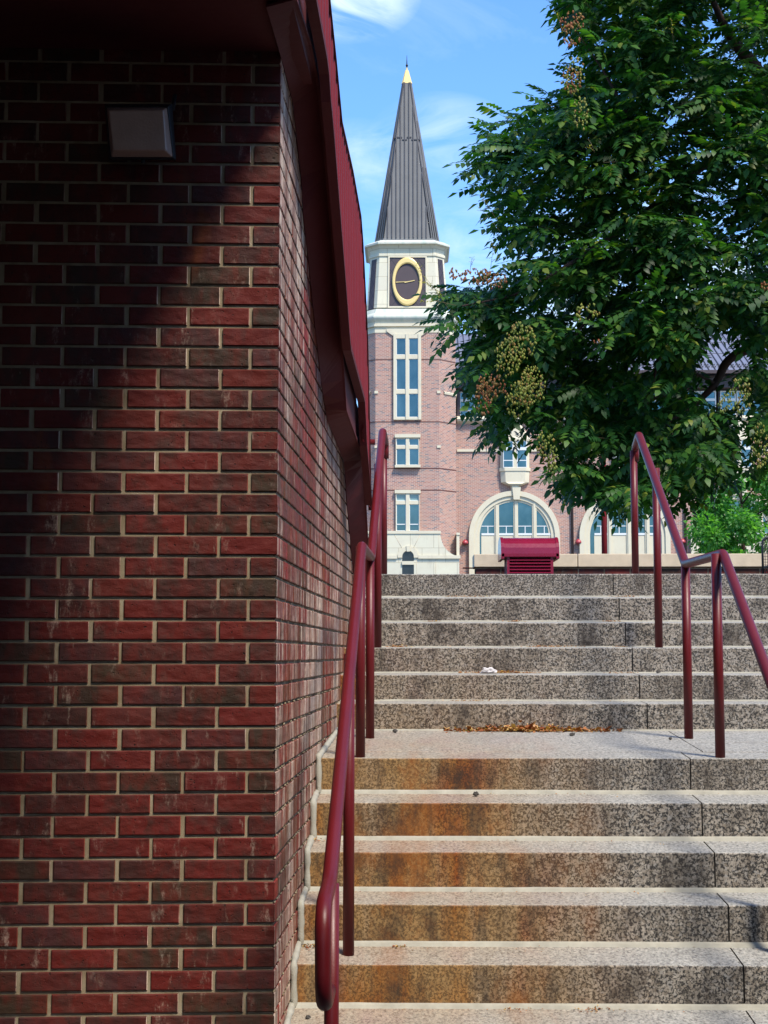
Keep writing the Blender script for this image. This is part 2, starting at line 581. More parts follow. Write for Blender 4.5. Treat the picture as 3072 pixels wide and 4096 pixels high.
M['rib'] = plain('dark_seam_metal', (0.060, 0.056, 0.062), 0.5, 0.0, 0.1, 2)
M['brown'] = plain('dark_brown_metal', (0.080, 0.050, 0.050), 0.5, 0.1, 0.1, 2)
M['gold'] = plain('gilded_metal', (1.0, 0.74, 0.28), 0.35, 0.10, 0.06, 2)
M['black'] = plain('black_metal', (0.02, 0.022, 0.028), 0.5, 0.2, 0.1, 2)
M['redlamp'] = plain('red_enamel', (0.46, 0.055, 0.065), 0.4, 0, 0.06, 3)
M['lens'] = plain('frosted_lens', (0.50, 0.35, 0.29), 0.35, 0, 0.15, 9, 0.3)
M['cap'] = plain('buff_precast', (0.74, 0.60, 0.42), 0.85, 0, 0.14, 9, 0.4)
M['bark'] = plain('reddish_bark', (0.085, 0.040, 0.028), 0.9, 0, 0.25, 9, 0.6)
M['twig'] = plain('green_brown_twig', (0.12, 0.085, 0.035), 0.8, 0, 0.2, 9, 0.2)
M['pave'] = plain('concrete_pavement', (0.17, 0.16, 0.145), 0.9, 0, 0.12, 3, 0.3)
M['tissue'] = plain('crumpled_white_paper', (0.80, 0.76, 0.76), 0.8, 0, 0.06, 30, 0.2)
M['pebble'] = plain('dark_pebble', (0.10, 0.09, 0.08), 0.9, 0, 0.2, 30, 0.4)


def mat_glass():
    m, t = new_mat('coated_window_glass')
    co = t.n('ShaderNodeTexCoord').outputs['Object']
    n = t.noise(t.mapv(co, (0.5, 0.5, 0.35)), 0.9, 4, 0.6)
    c = t.ramp(n, [(0.35, (0.055, 0.11, 0.12)), (0.65, (0.12, 0.18, 0.18))])
    return finish(m, t, c, 0.06, 0.85, t.noise(co, 1.1, 2), 0.03, 0.05)


M['glass'] = mat_glass()
M['glass_dark'] = plain('dark_window_glass', (0.022, 0.030, 0.036), 0.12, 0.0, 0.3, 2, 0.0)
M['blind'] = plain('pale_green_blind_behind_glass', (0.34, 0.50, 0.46), 0.25, 0.0, 0.05, 1, 0.0)


def mat_tiles():
    m, t = new_mat('diamond_clad_bronze')
    uv = t.n('ShaderNodeTexCoord').outputs['UV']
    b = t.n('ShaderNodeTexBrick', offset=0.0, ins={'Scale': 1.0, 'Mortar Size': 0.018, 'Brick Width': 0.42, 'Row Height': 0.42,
                                                   'Color1': (0.075, 0.05, 0.05, 1), 'Color2': (0.095, 0.066, 0.066, 1), 'Mortar': (0.035, 0.025, 0.028, 1)})
    t.link(t.mapv(uv, (1, 0.75, 1), (0, 0, 0), (0, 0, math.radians(45))), b.inputs['Vector'])
    return finish(m, t, b.outputs['Color'], 0.45, 0.2, None)


M['tiles'] = mat_tiles()
M['leaf'] = mat_leaf('tree_leaf', [(0.0, (0.011, 0.048, 0.014)), (0.45, (0.022, 0.086, 0.020)), (0.75, (0.042, 0.130, 0.022)), (0.93, (0.085, 0.18, 0.03)), (1.0, (0.19, 0.22, 0.04))], 0.30)
M['leaf2'] = mat_leaf('young_tree_leaf', [(0.0, (0.045, 0.17, 0.035)), (0.5, (0.09, 0.27, 0.055)), (1.0, (0.17, 0.38, 0.09))], 0.40)
M['pod'] = mat_leaf('seed_pod', [(0.0, (0.16, 0.20, 0.05)), (0.4, (0.28, 0.33, 0.08)), (0.75, (0.40, 0.37, 0.12)), (1.0, (0.34, 0.19, 0.08))], 0.35)
M['pod_red'] = mat_leaf('red_seed_pod', [(0.0, (0.30, 0.10, 0.06)), (0.5, (0.36, 0.17, 0.08)), (1.0, (0.30, 0.24, 0.10))], 0.35)
M['flower'] = mat_leaf('yellow_flower', [(0.0, (0.35, 0.33, 0.03)), (1.0, (0.55, 0.48, 0.05))], 0.35)
M['dry'] = mat_leaf('dry_leaf', [(0.0, (0.20, 0.055, 0.022)), (0.4, (0.38, 0.13, 0.05)), (0.7, (0.46, 0.24, 0.12)), (0.9, (0.60, 0.40, 0.14)), (1.0, (0.65, 0.38, 0.28))], 0.1, 0.8)

# ---------------------------------------------------------------- stairs
XJ = [2453, 2475.7, 2502, 2528.8, 2558, 2588.3, 2758, 2808, 2860.4, 2916, 2972]
YT = [2295.6, 2391.6, 2490.9, 2591.3, 2699.6, 2814.7, 3033, 3212.6, 3411, 3621.5, 3862.8]
dS = [10.324 - .28 * i for i in range(6)] + [7.581 - .28 * i for i in range(5)]
zS = [at(x, y, d).z for x, y, d in zip(XJ, YT, dS)]
for k in range(2):                                     # two more down to the pavement
    dS.append(dS[-1] - 0.28)
    zS.append(zS[-1] - 0.2)
RH = [0.1524 + 0.008] * 6 + [0.171 + 0.006] * 7
NST = len(dS)
PLAZA = zS[0]
JX = 1.413
X0, X1 = -0.64, 7.5
stairs = thing('granite_stairs', 'wide speckled granite stairs with a landing, rust stained beside the brick wall', 'stairs', (1.5, 7.5, 0))


def block(mb, x0, x1, y0, y1, zf, zb, h):
    """stone slab with a rising top and softened nose"""
    b = 0.006
    prof = [(y0, zf - h), (y0, zf - b), (y0 + b * .4, zf - b * .3), (y0 + b * 1.4, zf), (y1, zb), (y1, zb - h)]
    n = len(prof)
    N = 14
    vs = []
    xs = [x0 + (x1 - x0) * k / N for k in range(N + 1)]
    for X in xs:
        for j, (y, z) in enumerate(prof):
            jit = (noise.noise(Vector((X * 5, y * 3, z * 7))) * 0.0022) if j in (1, 2, 3) else 0
            vs.append((X, y + jit, z + jit))
    fs = [(k * n + i, (k + 1) * n + i, (k + 1) * n + (i + 1) % n, k * n + (i + 1) % n) for k in range(N) for i in range(n)]
    fs = [tuple(reversed(q)) for q in fs]
    fs += [tuple(range(n)), tuple(N * n + i for i in range(n - 1, -1, -1))]
    mb.add(vs, fs)


G = 0.0035
for i in range(NST):
    if i == 0:
        yb, zb = dS[0] + 0.36, zS[0] + 0.003
    elif i == 6:
        yb, zb = dS[6] + 0.27, zS[6] + 0.012
    else:
        yb, zb = dS[i - 1] + 0.03, zS[i - 1] - RH[i - 1] + 0.002
    mb = MB()
    cuts = [X0, JX, JX + 2.45, JX + 4.9, X1]
    for a, b_ in zip(cuts[:-1], cuts[1:]):
        block(mb, a + G, b_ - G, dS[i], yb, zS[i], zb, RH[i] + 0.05)
    mb.build('step', M['granite'], stairs)
# landing behind the seventh nosing
mb = MB()
yb, zb = dS[5] + 0.03, zS[5] - RH[5] + 0.002
ya, za = dS[6] + 0.27 + 0.008, zS[6] + 0.012
for (xa, xb, y0_, y1_) in ((X0, JX + .12, ya, yb), (JX + .12, JX + 2.5, ya + .012, 8.32), (JX + .12, JX + 2.5, 8.328, yb), (JX + 2.5, X1, ya, 8.32), (JX + 2.5, X1, 8.328, yb)):
    z = lambda q: za + (zb - za) * (q - ya) / (yb - ya)
    block(mb, xa + G, xb - G, y0_, y1_, z(y0_) + 0.002, z(y1_), 0.12)
mb.build('landing_slab', M['granite'], stairs)
# dark bed under the open joints
mb = MB()
mb.box(X0, X1, ya - .03, yb, za - .2, za - .03)
for i in range(NST):
    mb.box(X0, X1, dS[i] + .02, dS[i] + .3, 0.0 if i > 10 else zS[i] - .5, zS[i] - .035)
mb.build('bed', M['pebble'], stairs)
# sealant strips at the foot of each riser and up the wall
mb = MB()
for i in range(NST - 1):
    zz = zS[i] - RH[i]
    d = dS[i]
    hh = 0.010 if i < 6 else 0.019
    N = 60
    rings = []
    for k in range(N + 1):
        X = X0 + (X1 - X0) * k / N
        j = noise.noise(Vector((X * 6, i * 9.1, 0))) * 0.0025
        rings.append([(X, d - hh * 1.2 - j, zz - .004), (X, d - hh * .6 - j, zz + hh * .55 + j), (X, d + .002, zz + hh + j), (X, d + .01, zz - .004)])
    mb.loft(rings)
pts = []
for i in range(NST - 1, 5, -1):
    zf = zS[i]
    wx = WC.x + 0.030 * (dS[i] - WC.y)
    pts += [Vector((wx + .014, dS[i] - .010, zS[i] - RH[i] + .004)), Vector((wx + .014, dS[i] - .010, zf + .006))]
    if i > 6:
        pts.append(Vector((wx + .014, dS[i - 1] - .012, zS[i - 1] - RH[i - 1] + .008)))
pts.append(Vector((WC.x + .030 * 3 + .012, dS[5] - .01, zb + .01)))
fl = fillet(pts, 0.02, 3)
fl2 = []
for a, b_ in zip(fl[:-1], fl[1:]):
    nseg = max(1, int((b_ - a).length / 0.03))
    for k in range(nseg):
        fl2.append(a.lerp(b_, k / nseg))
fl2.append(fl[-1])
mb.tube(fl2, [0.0155 + 0.006 * noise.noise(p * 26) for p in fl2], 7)
mb.build('sealant', M['caulk'], stairs)

# setting
tag(MB().add([(-400, -300, 0), (400, -300, 0), (400, 700, 0), (-400, 700, 0)], [(0, 1, 2, 3)]).build('ground', M['pave']), kind='structure')
mb = MB()
mb.box(-40, 60, dS[0] + 0.365, 180, 0.004, PLAZA + 0.002)
mb.build('plaza_pavement', M['pave'])['kind'] = 'structure'

# ---------------------------------------------------------------- brick wall
WALLTOP = [(1131, 255), (1169, 400), (1186, 560), (1202, 701), (1210, 840), (1237, 1090), (1259, 1307), (1283, 1524), (1305, 1669), (1375, 1843), (1383, 1968), (1402, 2185), (1420, 2400)]
wt = [onW(x, y, 0.0) for x, y in WALLTOP]
wts = [Ws(p) for p in wt]
wtz = [p.z for p in wt]


def walltop(s):
    return float(np.interp(s, wts, wtz))


wall = thing('brick_wall', 'dark red brick wall corner with lime streaks and pale mortar joints', 'wall', (WC.x, WC.y, 0))
CH = 0.0846                          # course height
BL, BJ, BB = 0.236, 0.0155, 0.0118   # brick length, head joint, bed joint
FD = Vector((-1, -0.056, 0)).normalized()     # front face runs left from the corner
FN = Vector((0.056, -1, 0)).normalized()
ROW0 = at(1095, 2700 + 47 / 1.276, WC.y).z - 60 * CH
mbk = MB()


def brick(o, du, dn, a0, a1, z0, z1, depth=0.05, chips=True):
    """one brick on a face: du along, dn outward"""
    jt = random.uniform(-.0016, .0016)
    tl = random.uniform(-.0016, .0016)
    c = 0.0035
    P = lambda a, n, z: o + du * a + dn * n + Vector((0, 0, z))
    tw = random.uniform(-.0008, .0008)
    r = []
    for n, e in ((-depth, 0), (jt - c, 0), (jt - c * .3, c * .55), (jt, c * 1.4)):
        r.append([P(a0 + e, n, z0 + e), P(a1 - e, n + tl * (e > 0), z0 + e + tw), P(a1 - e, n + tl * (e > 0), z1 - e + tw), P(a0 + e, n, z1 - e)])
    fl_ = (du.cross(Vector((0, 0, 1)))).dot(dn) < 0
    if fl_:
        r = [list(reversed(q)) for q in r]
    mbk.loft(r, True)


WLEN = 9.2
FLEN = 1.75
for k in range(-3, 110):
    z0 = ROW0 + k * CH + BB / 2
    z1 = z0 + CH - BB
    if z1 < 0.0: continue
    if z0 > 4.45: break
    odd = k % 2
    a = 0.104 if odd else BL - 0.012
    b_ = BL - 0.012 if odd else 0.104
    # corner brick seen on both faces
    jt = random.uniform(-.0012, .0012)
    if z0 < walltop(0.05) + .02:
        c = .004
        rings = []
        for (e, zz) in ((c, z0), (0, z0 + c), (0, z1 - c), (c, z1)):
            C = WC + FN * (jt - e) + WN * (jt - e)
            C2 = WC + FD * a + FN * (jt - e)
            C3 = WC + WD * b_ + WN * (jt - e)
            C4 = WC + FD * a + WD * b_
            rings.append([Vector((q.x, q.y, zz)) for q in (C2, C, C3, C4)])
        mbk.loft(rings)
    s = a + BJ
    while s < FLEN:
        L = BL + random.uniform(-.004, .004)
        if z0 < 4.4:
            brick(WC, FD, FN, s, s + L, z0 + random.uniform(-.001, .001), z1 + random.uniform(-.001, .001))
        s += BL + BJ
    s = b_ + BJ
    while s < WLEN:
        if z0 < walltop(s) + 0.02:
            brick(WC, WD, WN, s, s + BL + random.uniform(-.004, .003), z0 + random.uniform(-.0012, .0012), z1 + random.uniform(-.0012, .0012))
        s += BL + BJ
mbk.build('brickwork', M['brick'], wall)
mb = MB()
R = 0.0075
o = WC - FN * R - WN * R
fl0 = WC + FD * FLEN - FN * R
# front mortar plane, finely divided and uneven
NX, NZ = 60, 150
zt = 4.42
vs = []
for j in range(NZ + 1):
    for i in range(NX + 1):
        p = fl0.lerp(o, i / NX)
        vs.append((p.x, p.y, zt * j / NZ))
mb.add(vs, [(j * (NX + 1) + i, j * (NX + 1) + i + 1, (j + 1) * (NX + 1) + i + 1, (j + 1) * (NX + 1) + i) for j in range(NZ) for i in range(NX)])
vs = []
NS = 90
for i in range(NS + 1):
    s = WLEN * i / NS
    p = o + WD * s
    zt2 = (walltop(s) if i else walltop(0.02)) - .04
    vs += [(p.x, p.y, 0), (p.x, p.y, zt2)]
mb.add(vs, [(2 * i, 2 * i + 2, 2 * i + 3, 2 * i + 1) for i in range(NS)])
# lumpy squeezed mortar along some bed joints of the side face
for k in range(0, 60):
    zc = ROW0 + k * CH
    s = 0.02
    while s < 3.6:
        if random.random() < 0.55 and 0.1 < zc < walltop(s) - .05:
            q = Wp(s, -.003, zc - .002)
            rr = random.uniform(.0025, .0055)
            mb.tube([q - WD * random.uniform(.01, .03), q + Vector((0, 0, random.uniform(-.002, .002))), q + WD * random.uniform(.01, .03)], [rr * .5, rr, rr * .5], 5)
        s += random.uniform(.03, .10)
mb.build('mortar', M['mortar'], wall)
# solid core behind the faces
mb = MB()
cz = [o + FD * (FLEN - .02) - FN * .03, o - WN * .03 - FN * .03, o + WD * WLEN - WN * .03, o + FD * (FLEN - .02) + WD * WLEN]
mb.loft([[Vector((q.x, q.y, 0.002)) for q in cz[:2] + [cz[1] + WD * .5, cz[0] + WD * .5]], [Vector((q.x, q.y, walltop(.5) - .15)) for q in cz[:2] + [cz[1] + WD * .5, cz[0] + WD * .5]]])
for k in range(18):
    a_, b_ = cz[1] + WD * (WLEN * k / 18), cz[1] + WD * (WLEN * (k + 1) / 18)
    zt_ = walltop(WLEN * (k + 1) / 18) - .12
    ring = [a_ + FD * .4, a_, b_, b_ + FD * .4]
    mb.loft([[Vector((q.x, q.y, 0.002)) for q in ring], [Vector((q.x, q.y, zt_)) for q in ring]])
mb.build('core', M['mortar'], wall)

# floodlight on the wall
q0 = at(555, 530, 5.70)
lamp = thing('wall_floodlight', 'boxy wall floodlight with a frosted lens in the dark upper brickwork', 'wall light', q0)
mb = MB()
def LP(x, y, Y): return at(x, y, Y)
tl, tr_, br, bl = (425, 432), (668, 432), (690, 628), (452, 628)
f = [LP(447, 622, 5.56), LP(668, 628, 5.56), LP(645, 438, 5.56), LP(430, 436, 5.56)]
mb.loft([[LP(436, 640, 5.73), LP(705, 640, 5.73), LP(690, 415, 5.73), LP(418, 415, 5.73)], [LP(440, 634, 5.64), LP(697, 634, 5.64), LP(672, 424, 5.62), LP(422, 424, 5.62)]])
mb.build('housing', M['black'], lamp, 0.004)
mb = MB()
mb.loft([[LP(444, 630, 5.632), LP(692, 630, 5.632), LP(668, 430, 5.612), LP(426, 430, 5.612)],
         [LP(452, 600, 5.54), LP(664, 604, 5.54), LP(654, 440, 5.50), LP(434, 440, 5.50)]])
mb.build('lens', M['lens'], lamp, 0.006)
mb = MB()
mb.tube([LP(572, 632, 5.66), LP(572, 652, 5.66)], 0.008, 8)
mb.tube([LP(690, 440, 5.74), LP(700, 380, 5.76)], 0.009, 8)
mb.build('conduit', M['black'], lamp)

# ---------------------------------------------------------------- steel walkway over the wall
INNER = [(1120, -260), (1175, 0), (1234, 180), (1261, 307), (1267, 345), (1288, 548), (1314, 850), (1362, 1387), (1378, 1642), (1441, 1816), (1451, 1886), (1467, 2174), (1476, 2330)]
OUTER = [(1200, -260), (1245, 0), (1293, 250), (1300, 330), (1303, 390), (1314, 494), (1343, 850), (1364, 1100), (1386, 1387), (1448, 1610), (1451, 1751), (1470, 1946), (1478, 2043)]
SKYL = [(1262, -330), (1304, 0), (1331, 250), (1355, 497), (1400, 692), (1433, 872), (1441, 970), (1456, 1257), (1462, 1400), (1470, 1767), (1474, 1950), (1478, 2043)]
way = thing('steel_walkway', 'dark red steel stair walkway with corrugated red guard panels resting on the brick wall', 'walkway', Wp(3, 0, 4))
OV = 0.108


def dens(line, off, n):
    """resample a picture line on the wall-parallel plane by depth"""
    P = [onW(x, y, off) for x, y in line]
    return P


def cut_s(P, s):
    ss = [Ws(p) for p in P]
    return float(np.interp(s, ss, [p.z for p in P]))


zw0 = walltop(0.0)
WT2 = [(1081, 0), (1114, 190)] + [(x - 1, y + 12) for x, y in WALLTOP]
Pw = [onW(x, y, 0.012) for x, y in WT2]
Pi = [onW(x, y, OV) for x, y in INNER]
# lower stringer: sloping face from the wall top out to its lower right edge
def resamp(P, n):
    L = [0]
    for a, b_ in zip(P[:-1], P[1:]):
        L.append(L[-1] + (b_ - a).length)
    return [Vector([float(np.interp(L[-1] * k / n, L, [p[c] for p in P])) for c in range(3)]) for k in range(n + 1)]


def bymatch(line, off, ys):
    """points where the picture line crosses given rows"""
    lx = [p[0] for p in line]
    ly = [p[1] for p in line]
    return [onW(float(np.interp(y, ly, lx)), y, off) for y in ys]


rows = sorted(set([0, 60, 120, 190, 250, 307, 345, 413, 480, 548, 640, 711, 780, 850, 1000, 1100, 1200, 1317, 1387, 1460, 1534, 1600, 1642, 1700, 1760, 1816, 1860, 1886, 1968, 2060, 2174, 2300]))
Pin = [onW(x, y, OV) for x, y in INNER]
Pou = [onW(x, y, OV) for x, y in OUTER]
sin_, zin_ = [Ws(p) for p in Pin], [p.z for p in Pin]
sou_, zou_ = [Ws(p) for p in Pou], [p.z for p in Pou]
zIn = lambda q: float(np.interp(q, sin_, zin_))
zOu = lambda q: float(np.interp(q, sou_, zou_))
sA = sin_[1]
grid = sorted(set([sA + (sin_[-1] - sA) * k / 50 for k in range(51)] + [q for q in sin_ + sou_ if sA < q < sin_[-1]]))
A = [Wp(q, 0.004, (walltop(q) if q > 0 else zw0) - .012) for q in grid]
B = [Wp(q, OV, zIn(q)) for q in grid]
mb = MB()
mb.strip(A, B, 0.010)
mb.build('stringer', M['steel'], way)
mb = MB()
for p, q in zip(B[:-1], B[1:]):
    u, h = WN * .012, Vector((0, 0, .014))
    mb.hexa([p - u, p + u, q + u, q - u, p - u + h, p + u + h, q + u + h, q - u + h])
mb.build('stringer_edge', M['steel'], way)
mb = MB()
za_, sa_ = B[0].z, Ws(B[0])
for (p_, q_, op, oq) in ((sa_, -1.12, OV, OV), (-1.12, -1.6, OV, .37), (-1.6, -2.2, .37, .62), (-2.2, -11.5, .62, .74)):  # unseen run of beam, widened to steer the shadow on the wall
    mb.hexa([Wp(q_, .0, za_), Wp(q_, oq, za_), Wp(p_, op, za_), Wp(p_, .0, za_), Wp(q_, .0, zw0 + .1), Wp(q_, oq, zw0 + .1), Wp(p_, op, zw0 + .1), Wp(p_, .0, zw0 + .1)])
mb.build('shadow_edge_beam', M['steel'], way)
# upright web between the two edges
PO = OV + 0.045
Pou = [onW(x, y, PO) for x, y in OUTER]
sou_, zou_ = [Ws(p) for p in Pou], [p.z for p in Pou]
mb = MB()
mb.strip([Wp(q, OV + .004, zIn(q) + .01) for q in grid if q < sou_[-1]], [Wp(q, OV + .004, max(zOu(q), zIn(q) + .02) + .22) for q in grid if q < sou_[-1]], 0.008)
mb.build('web_plate', M['steel'], way)
mb = MB()
gg = [q for q in grid if q < sou_[-1]]
for p, q in zip(gg[:-1], gg[1:]):
    a_, b_ = Wp(p, PO, zOu(p) - .012), Wp(q, PO, zOu(q) - .012)
    u, h = WN * .022, Vector((0, 0, .034))
    mb.hexa([a_ - u, a_ + u, b_ + u, b_ - u, a_ - u + h, a_ + u + h, b_ + u + h, b_ - u + h])
mb.build('bottom_rail', M['steel'], way)
# corrugated guard
PO = OV + 0.045
Pb = [onW(x, y, PO) for x, y in OUTER]
Pt = [onW(x, y, PO) for x, y in SKYL]
sb = [Ws(p) for p in Pb]
st_ = [Ws(p) for p in Pt]
mb = MB()
s0, s1 = max(min(sb), min(st_)), min(max(sb), max(st_))
per = 0.13
vs = []
s = s0
cr = [(0, 0), (.35, 0), (.5, .012), (.85, .012)]
ptsr = []
while s < s1:
    for f_, dd in cr:
        q = s + f_ * per
        ptsr.append((q, dd))
    s += per
gv = []
for q, dd in ptsr:
    z0 = float(np.interp(q, sb, [p.z for p in Pb]))
    z1 = float(np.interp(q, st_, [p.z for p in Pt]))
    if z1 < z0 + .02: z1 = z0 + .02
    gv += [Wp(q, PO + dd, z0), Wp(q, PO + dd, z1), Wp(q, PO + dd - .006, z0), Wp(q, PO + dd - .006, z1)]
n = len(ptsr)
fs = []
for i in range(n - 1):
    a, b_ = 4 * i, 4 * (i + 1)
    fs += [(a, b_, b_ + 1, a + 1), (b_ + 2, a + 2, a + 3, b_ + 3), (a + 1, b_ + 1, b_ + 3, a + 3)]
mb.add(gv, fs)
mb.build('guard_panel', M['panel'], way)
mb = MB()
tops = [Wp(Ws(p), PO + .006, p.z + .002) for p in Pt]
for a, b_ in zip(tops[:-1], tops[1:]):
    u = WN * .013
    h = Vector((0, 0, .012))
    mb.hexa([a - u, a + u, b_ + u, b_ - u, a - u + h, a + u + h, b_ + u + h, b_ - u + h])
mb.build('guard_cap', M['steel'], way)
# deck over the front of the wall, rising towards the viewer
mb = MB()
zw = walltop(0.0)
def shading_deck(s, off, dz): return Wp(s, off, zw + 0.02 + dz)
for (sa, sb_) in ((-11.5, 0.35),):
    mb.hexa([shading_deck(sa, -6, 0), shading_deck(sa, OV, 0), shading_deck(sb_, OV * .9, 0), shading_deck(sb_, -6, 0), shading_deck(sa, -6, .14), shading_deck(sa, OV, .14), shading_deck(sb_, OV * .9, .14), shading_deck(sb_, -6, .14)])
mb.box(-6, 9, -7, 2.5, zw + .03, zw + .17)  # added unseen slab over and behind the viewer, blocks sky light
mb.build('shading_deck', M['steel'], way)
mb = MB()
for s in (-1.6, -2.6, -3.6):
    mb.hexa([shading_deck(s, -3.4, -.16), shading_deck(s, -.02, -.16), shading_deck(s + .1, -.02, -.16), shading_deck(s + .1, -3.4, -.16), shading_deck(s, -3.4, -.002), shading_deck(s, -.02, -.002), shading_deck(s + .1, -.02, -.002), shading_deck(s + .1, -3.4, -.002)])
mb.build('cross_beam', M['steel'], way)
# brick flank added out of view on the left to keep light out
flank = thing('brick_wall', 'unseen brick side wall, added left of view to block light under the walkway', 'wall', (-1.75, 2, 0))
mb = MB()
mb.box(-1.95, -1.72, -5.5, WC.y + .0, 0.0, zw + .018)
mb.build('brickwork', M['bbrick'], flank)
side = thing('brick_building', 'unseen plain brick building, added off to the right to block skylight', 'building', (9, -2, 0))  # out-of-view building, added only to hold back skylight from the right
mb = MB()
mb.box(8.2, 14, -14, 6.5, 0.006, 10.0)
mb.build('wall', M['bbrick'], side)
mb = MB()
mb.box(8.1, 14.1, -14.1, 6.6, 10.0, 10.25)
mb.build('coping', M['stone_plain'], side)

# ---------------------------------------------------------------- handrails
PR = 0.0262


def step_z(y):
    """height of the stairs' surface at depth y"""
    if y >= dS[0]: return zS[0]
    for i in range(1, NST):
        if dS[i] <= y < dS[i - 1]:
            zb_ = zS[i - 1] - RH[i - 1]
            return zS[i] + (zb_ - zS[i]) * (y - dS[i]) / (dS[i - 1] - dS[i])
    return 0


def rail(name, label, posts, path, rads, extra=None):
    """posts: (base px x, base px y, depth, top z)"""
    base = at(posts[0][0], posts[0][1], posts[0][2])
    t = thing(name, label, 'handrail', (base.x, base.y, step_z(base.y)))
    mb = MB()
    mb.tube(fillet(path, rads, 8), PR, 18)
    mb.build('rail', M['paint'], t)
    for (x, y, Y, zt_) in posts:
        p = at(x, y, Y)
        z0 = step_z(Y) - .01
        mb = MB()
        mb.tube([(p.x, Y, z0), (p.x, Y, zt_)], PR * .96, 18)
        mb.build('post', M['paint'], t)
        mb = MB()
    return t


def P2(x, y, Y): return at(x, y, Y)
# right handrail
r_top = P2(2556, 1748, 9.93)
r_tp = P2(2541, 1778, 10.5)
zt0 = (r_top.z + r_tp.z) / 2
r_far = P2(2742, 2266, 8.5)
r_near = P2(2892, 2204, 7.62)
zl = (r_far.z + r_near.z) / 2
r_low = P2(3120, 2826, 6.62)
slope = (zl - r_low.z) / (7.62 - 6.62)
X_r = lambda Y: 1.602 + 0.0 * (Y - 8)
for nm_, p_ in (('top', r_top), ('tp', r_tp), ('far', r_far), ('near', r_near), ('low', r_low)):
    print('RAIL right', nm_, [round(c, 3) for c in p_])
path = [(r_tp.x, 10.5, r_tp.z - .12), (r_tp.x, 10.5, zt0), (r_top.x, 9.93, zt0), (r_far.x, 8.5, zl), (r_near.x, 7.62, zl), (r_low.x, 6.62, r_low.z), (r_low.x, 5.0, r_low.z - slope * 1.62), (r_low.x, 5.0, r_low.z - slope * 1.62 - .35)]
rail('handrail', 'maroon pipe handrail on the right side of the stairs in front of the leafy tree', [(2542, 2297, 10.5, zt0 - .03), (2636, 2585, 9.55, zt0 - .02 - (zt0 - zl) * (9.93 - 9.55) / 1.43),
     (2755, 2939, 8.5, zl), (2881, 3018, 7.62, zl), (3116, 3400, 6.62, r_low.z), ], path, [0, .05, .05, .03, .03, .03, .09, 0])
# left handrail
l_top = P2(1530, 1728, 9.93)
l_tp = P2(1541, 1768, 10.5)
zt1 = (l_top.z + l_tp.z) / 2
l_far = P2(1484, 2228, 8.5)
l_near = P2(1446, 2186, 7.62)
zl1 = (l_far.z + l_near.z) / 2
l_end = P2(1318, 3530, 5.12)
l_b = P2(1291, 3600, 4.80)
l_b2 = P2(1293, 4040, 4.80)
for nm_, p_ in (('top', l_top), ('tp', l_tp), ('far', l_far), ('near', l_near), ('end', l_end), ('b', l_b), ('b2', l_b2)):
    print('RAIL left', nm_, [round(c, 3) for c in p_])
path = [(l_tp.x, 10.5, l_tp.z - .12), (l_tp.x, 10.5, zt1), (l_top.x, 9.93, zt1), (l_far.x, 8.5, zl1), (l_near.x, 7.62, zl1), (l_end.x, 5.12, l_end.z), (l_b.x, 4.80, l_end.z - .03), (l_b2.x, 4.80, l_b2.z), (l_b2.x, 5.10, l_b2.z)]
lr = rail('handrail', 'maroon pipe handrail along the brick wall, ending in a rounded loop', [(1535, 2300, 10.5, zt1 - .03), (1511, 2589, 9.55, zt1 - .02 - (zt1 - zl1) * (9.93 - 9.55) / 1.43),
     (1480, 2946, 8.5, zl1), (1441, 3022, 7.62, zl1), (1394, 3825, 6.60, zl1 + (l_end.z - zl1) * (7.62 - 6.6) / 2.5 - .012), (1325, 4300, 5.10, l_end.z)], path, [0, .05, .05, .03, .03, .06, .12, .12, 0])
mb = MB()
q = P2(1500, 1768, 10.1)
mb.tube([q, q - Vector((.55, 0, 0))], .02, 12)
mb.build('wall_bracket', M['paint'], lr)

# ---------------------------------------------------------------- things on the plaza
# precast-capped low wall
YP = 14.0
a = at(1900, 2216, YP)
low_ = at(1900, 2268, YP)
pw = thing('planter_wall', 'low brick planter wall with a buff stone cap behind the top step', 'wall', (4, YP, PLAZA))
mb = MB()
x_ = 0.6
while x_ < 9:
    mb.box(x_ + .003, x_ + .985 - .003, YP, YP + .36, low_.z, a.z + random.uniform(-.002, .002))
    x_ += .985
mb.build('cap', M['cap'], pw, 0.006)
mb = MB()
zz = PLAZA
k = 0
while zz < low_.z - .01:
    x_ = 0.62 - (k % 2) * .12
    while x_ < 8.9:
        mb.box(x_, x_ + .232, YP + .03, YP + .2, zz + .006, min(zz + CH - .006, low_.z - .002))
        x_ += .245
    zz += CH
    k += 1
mb.build('brick_base', M['brick'], pw)
mb = MB()
mb.box(.62, 8.9, YP + .037, YP + .3, PLAZA, low_.z - .003)
mb.build('joint_mortar', M['mortar'], pw)

# crimson ventilation hood
YV = 13.2
cx = at(2122, 2200, YV)
vent = thing('ventilation_hood', 'glossy crimson ventilation box with a curved lid and slatted front', 'vent', (cx.x, YV, PLAZA))
k_ = YV / FP * 1.0


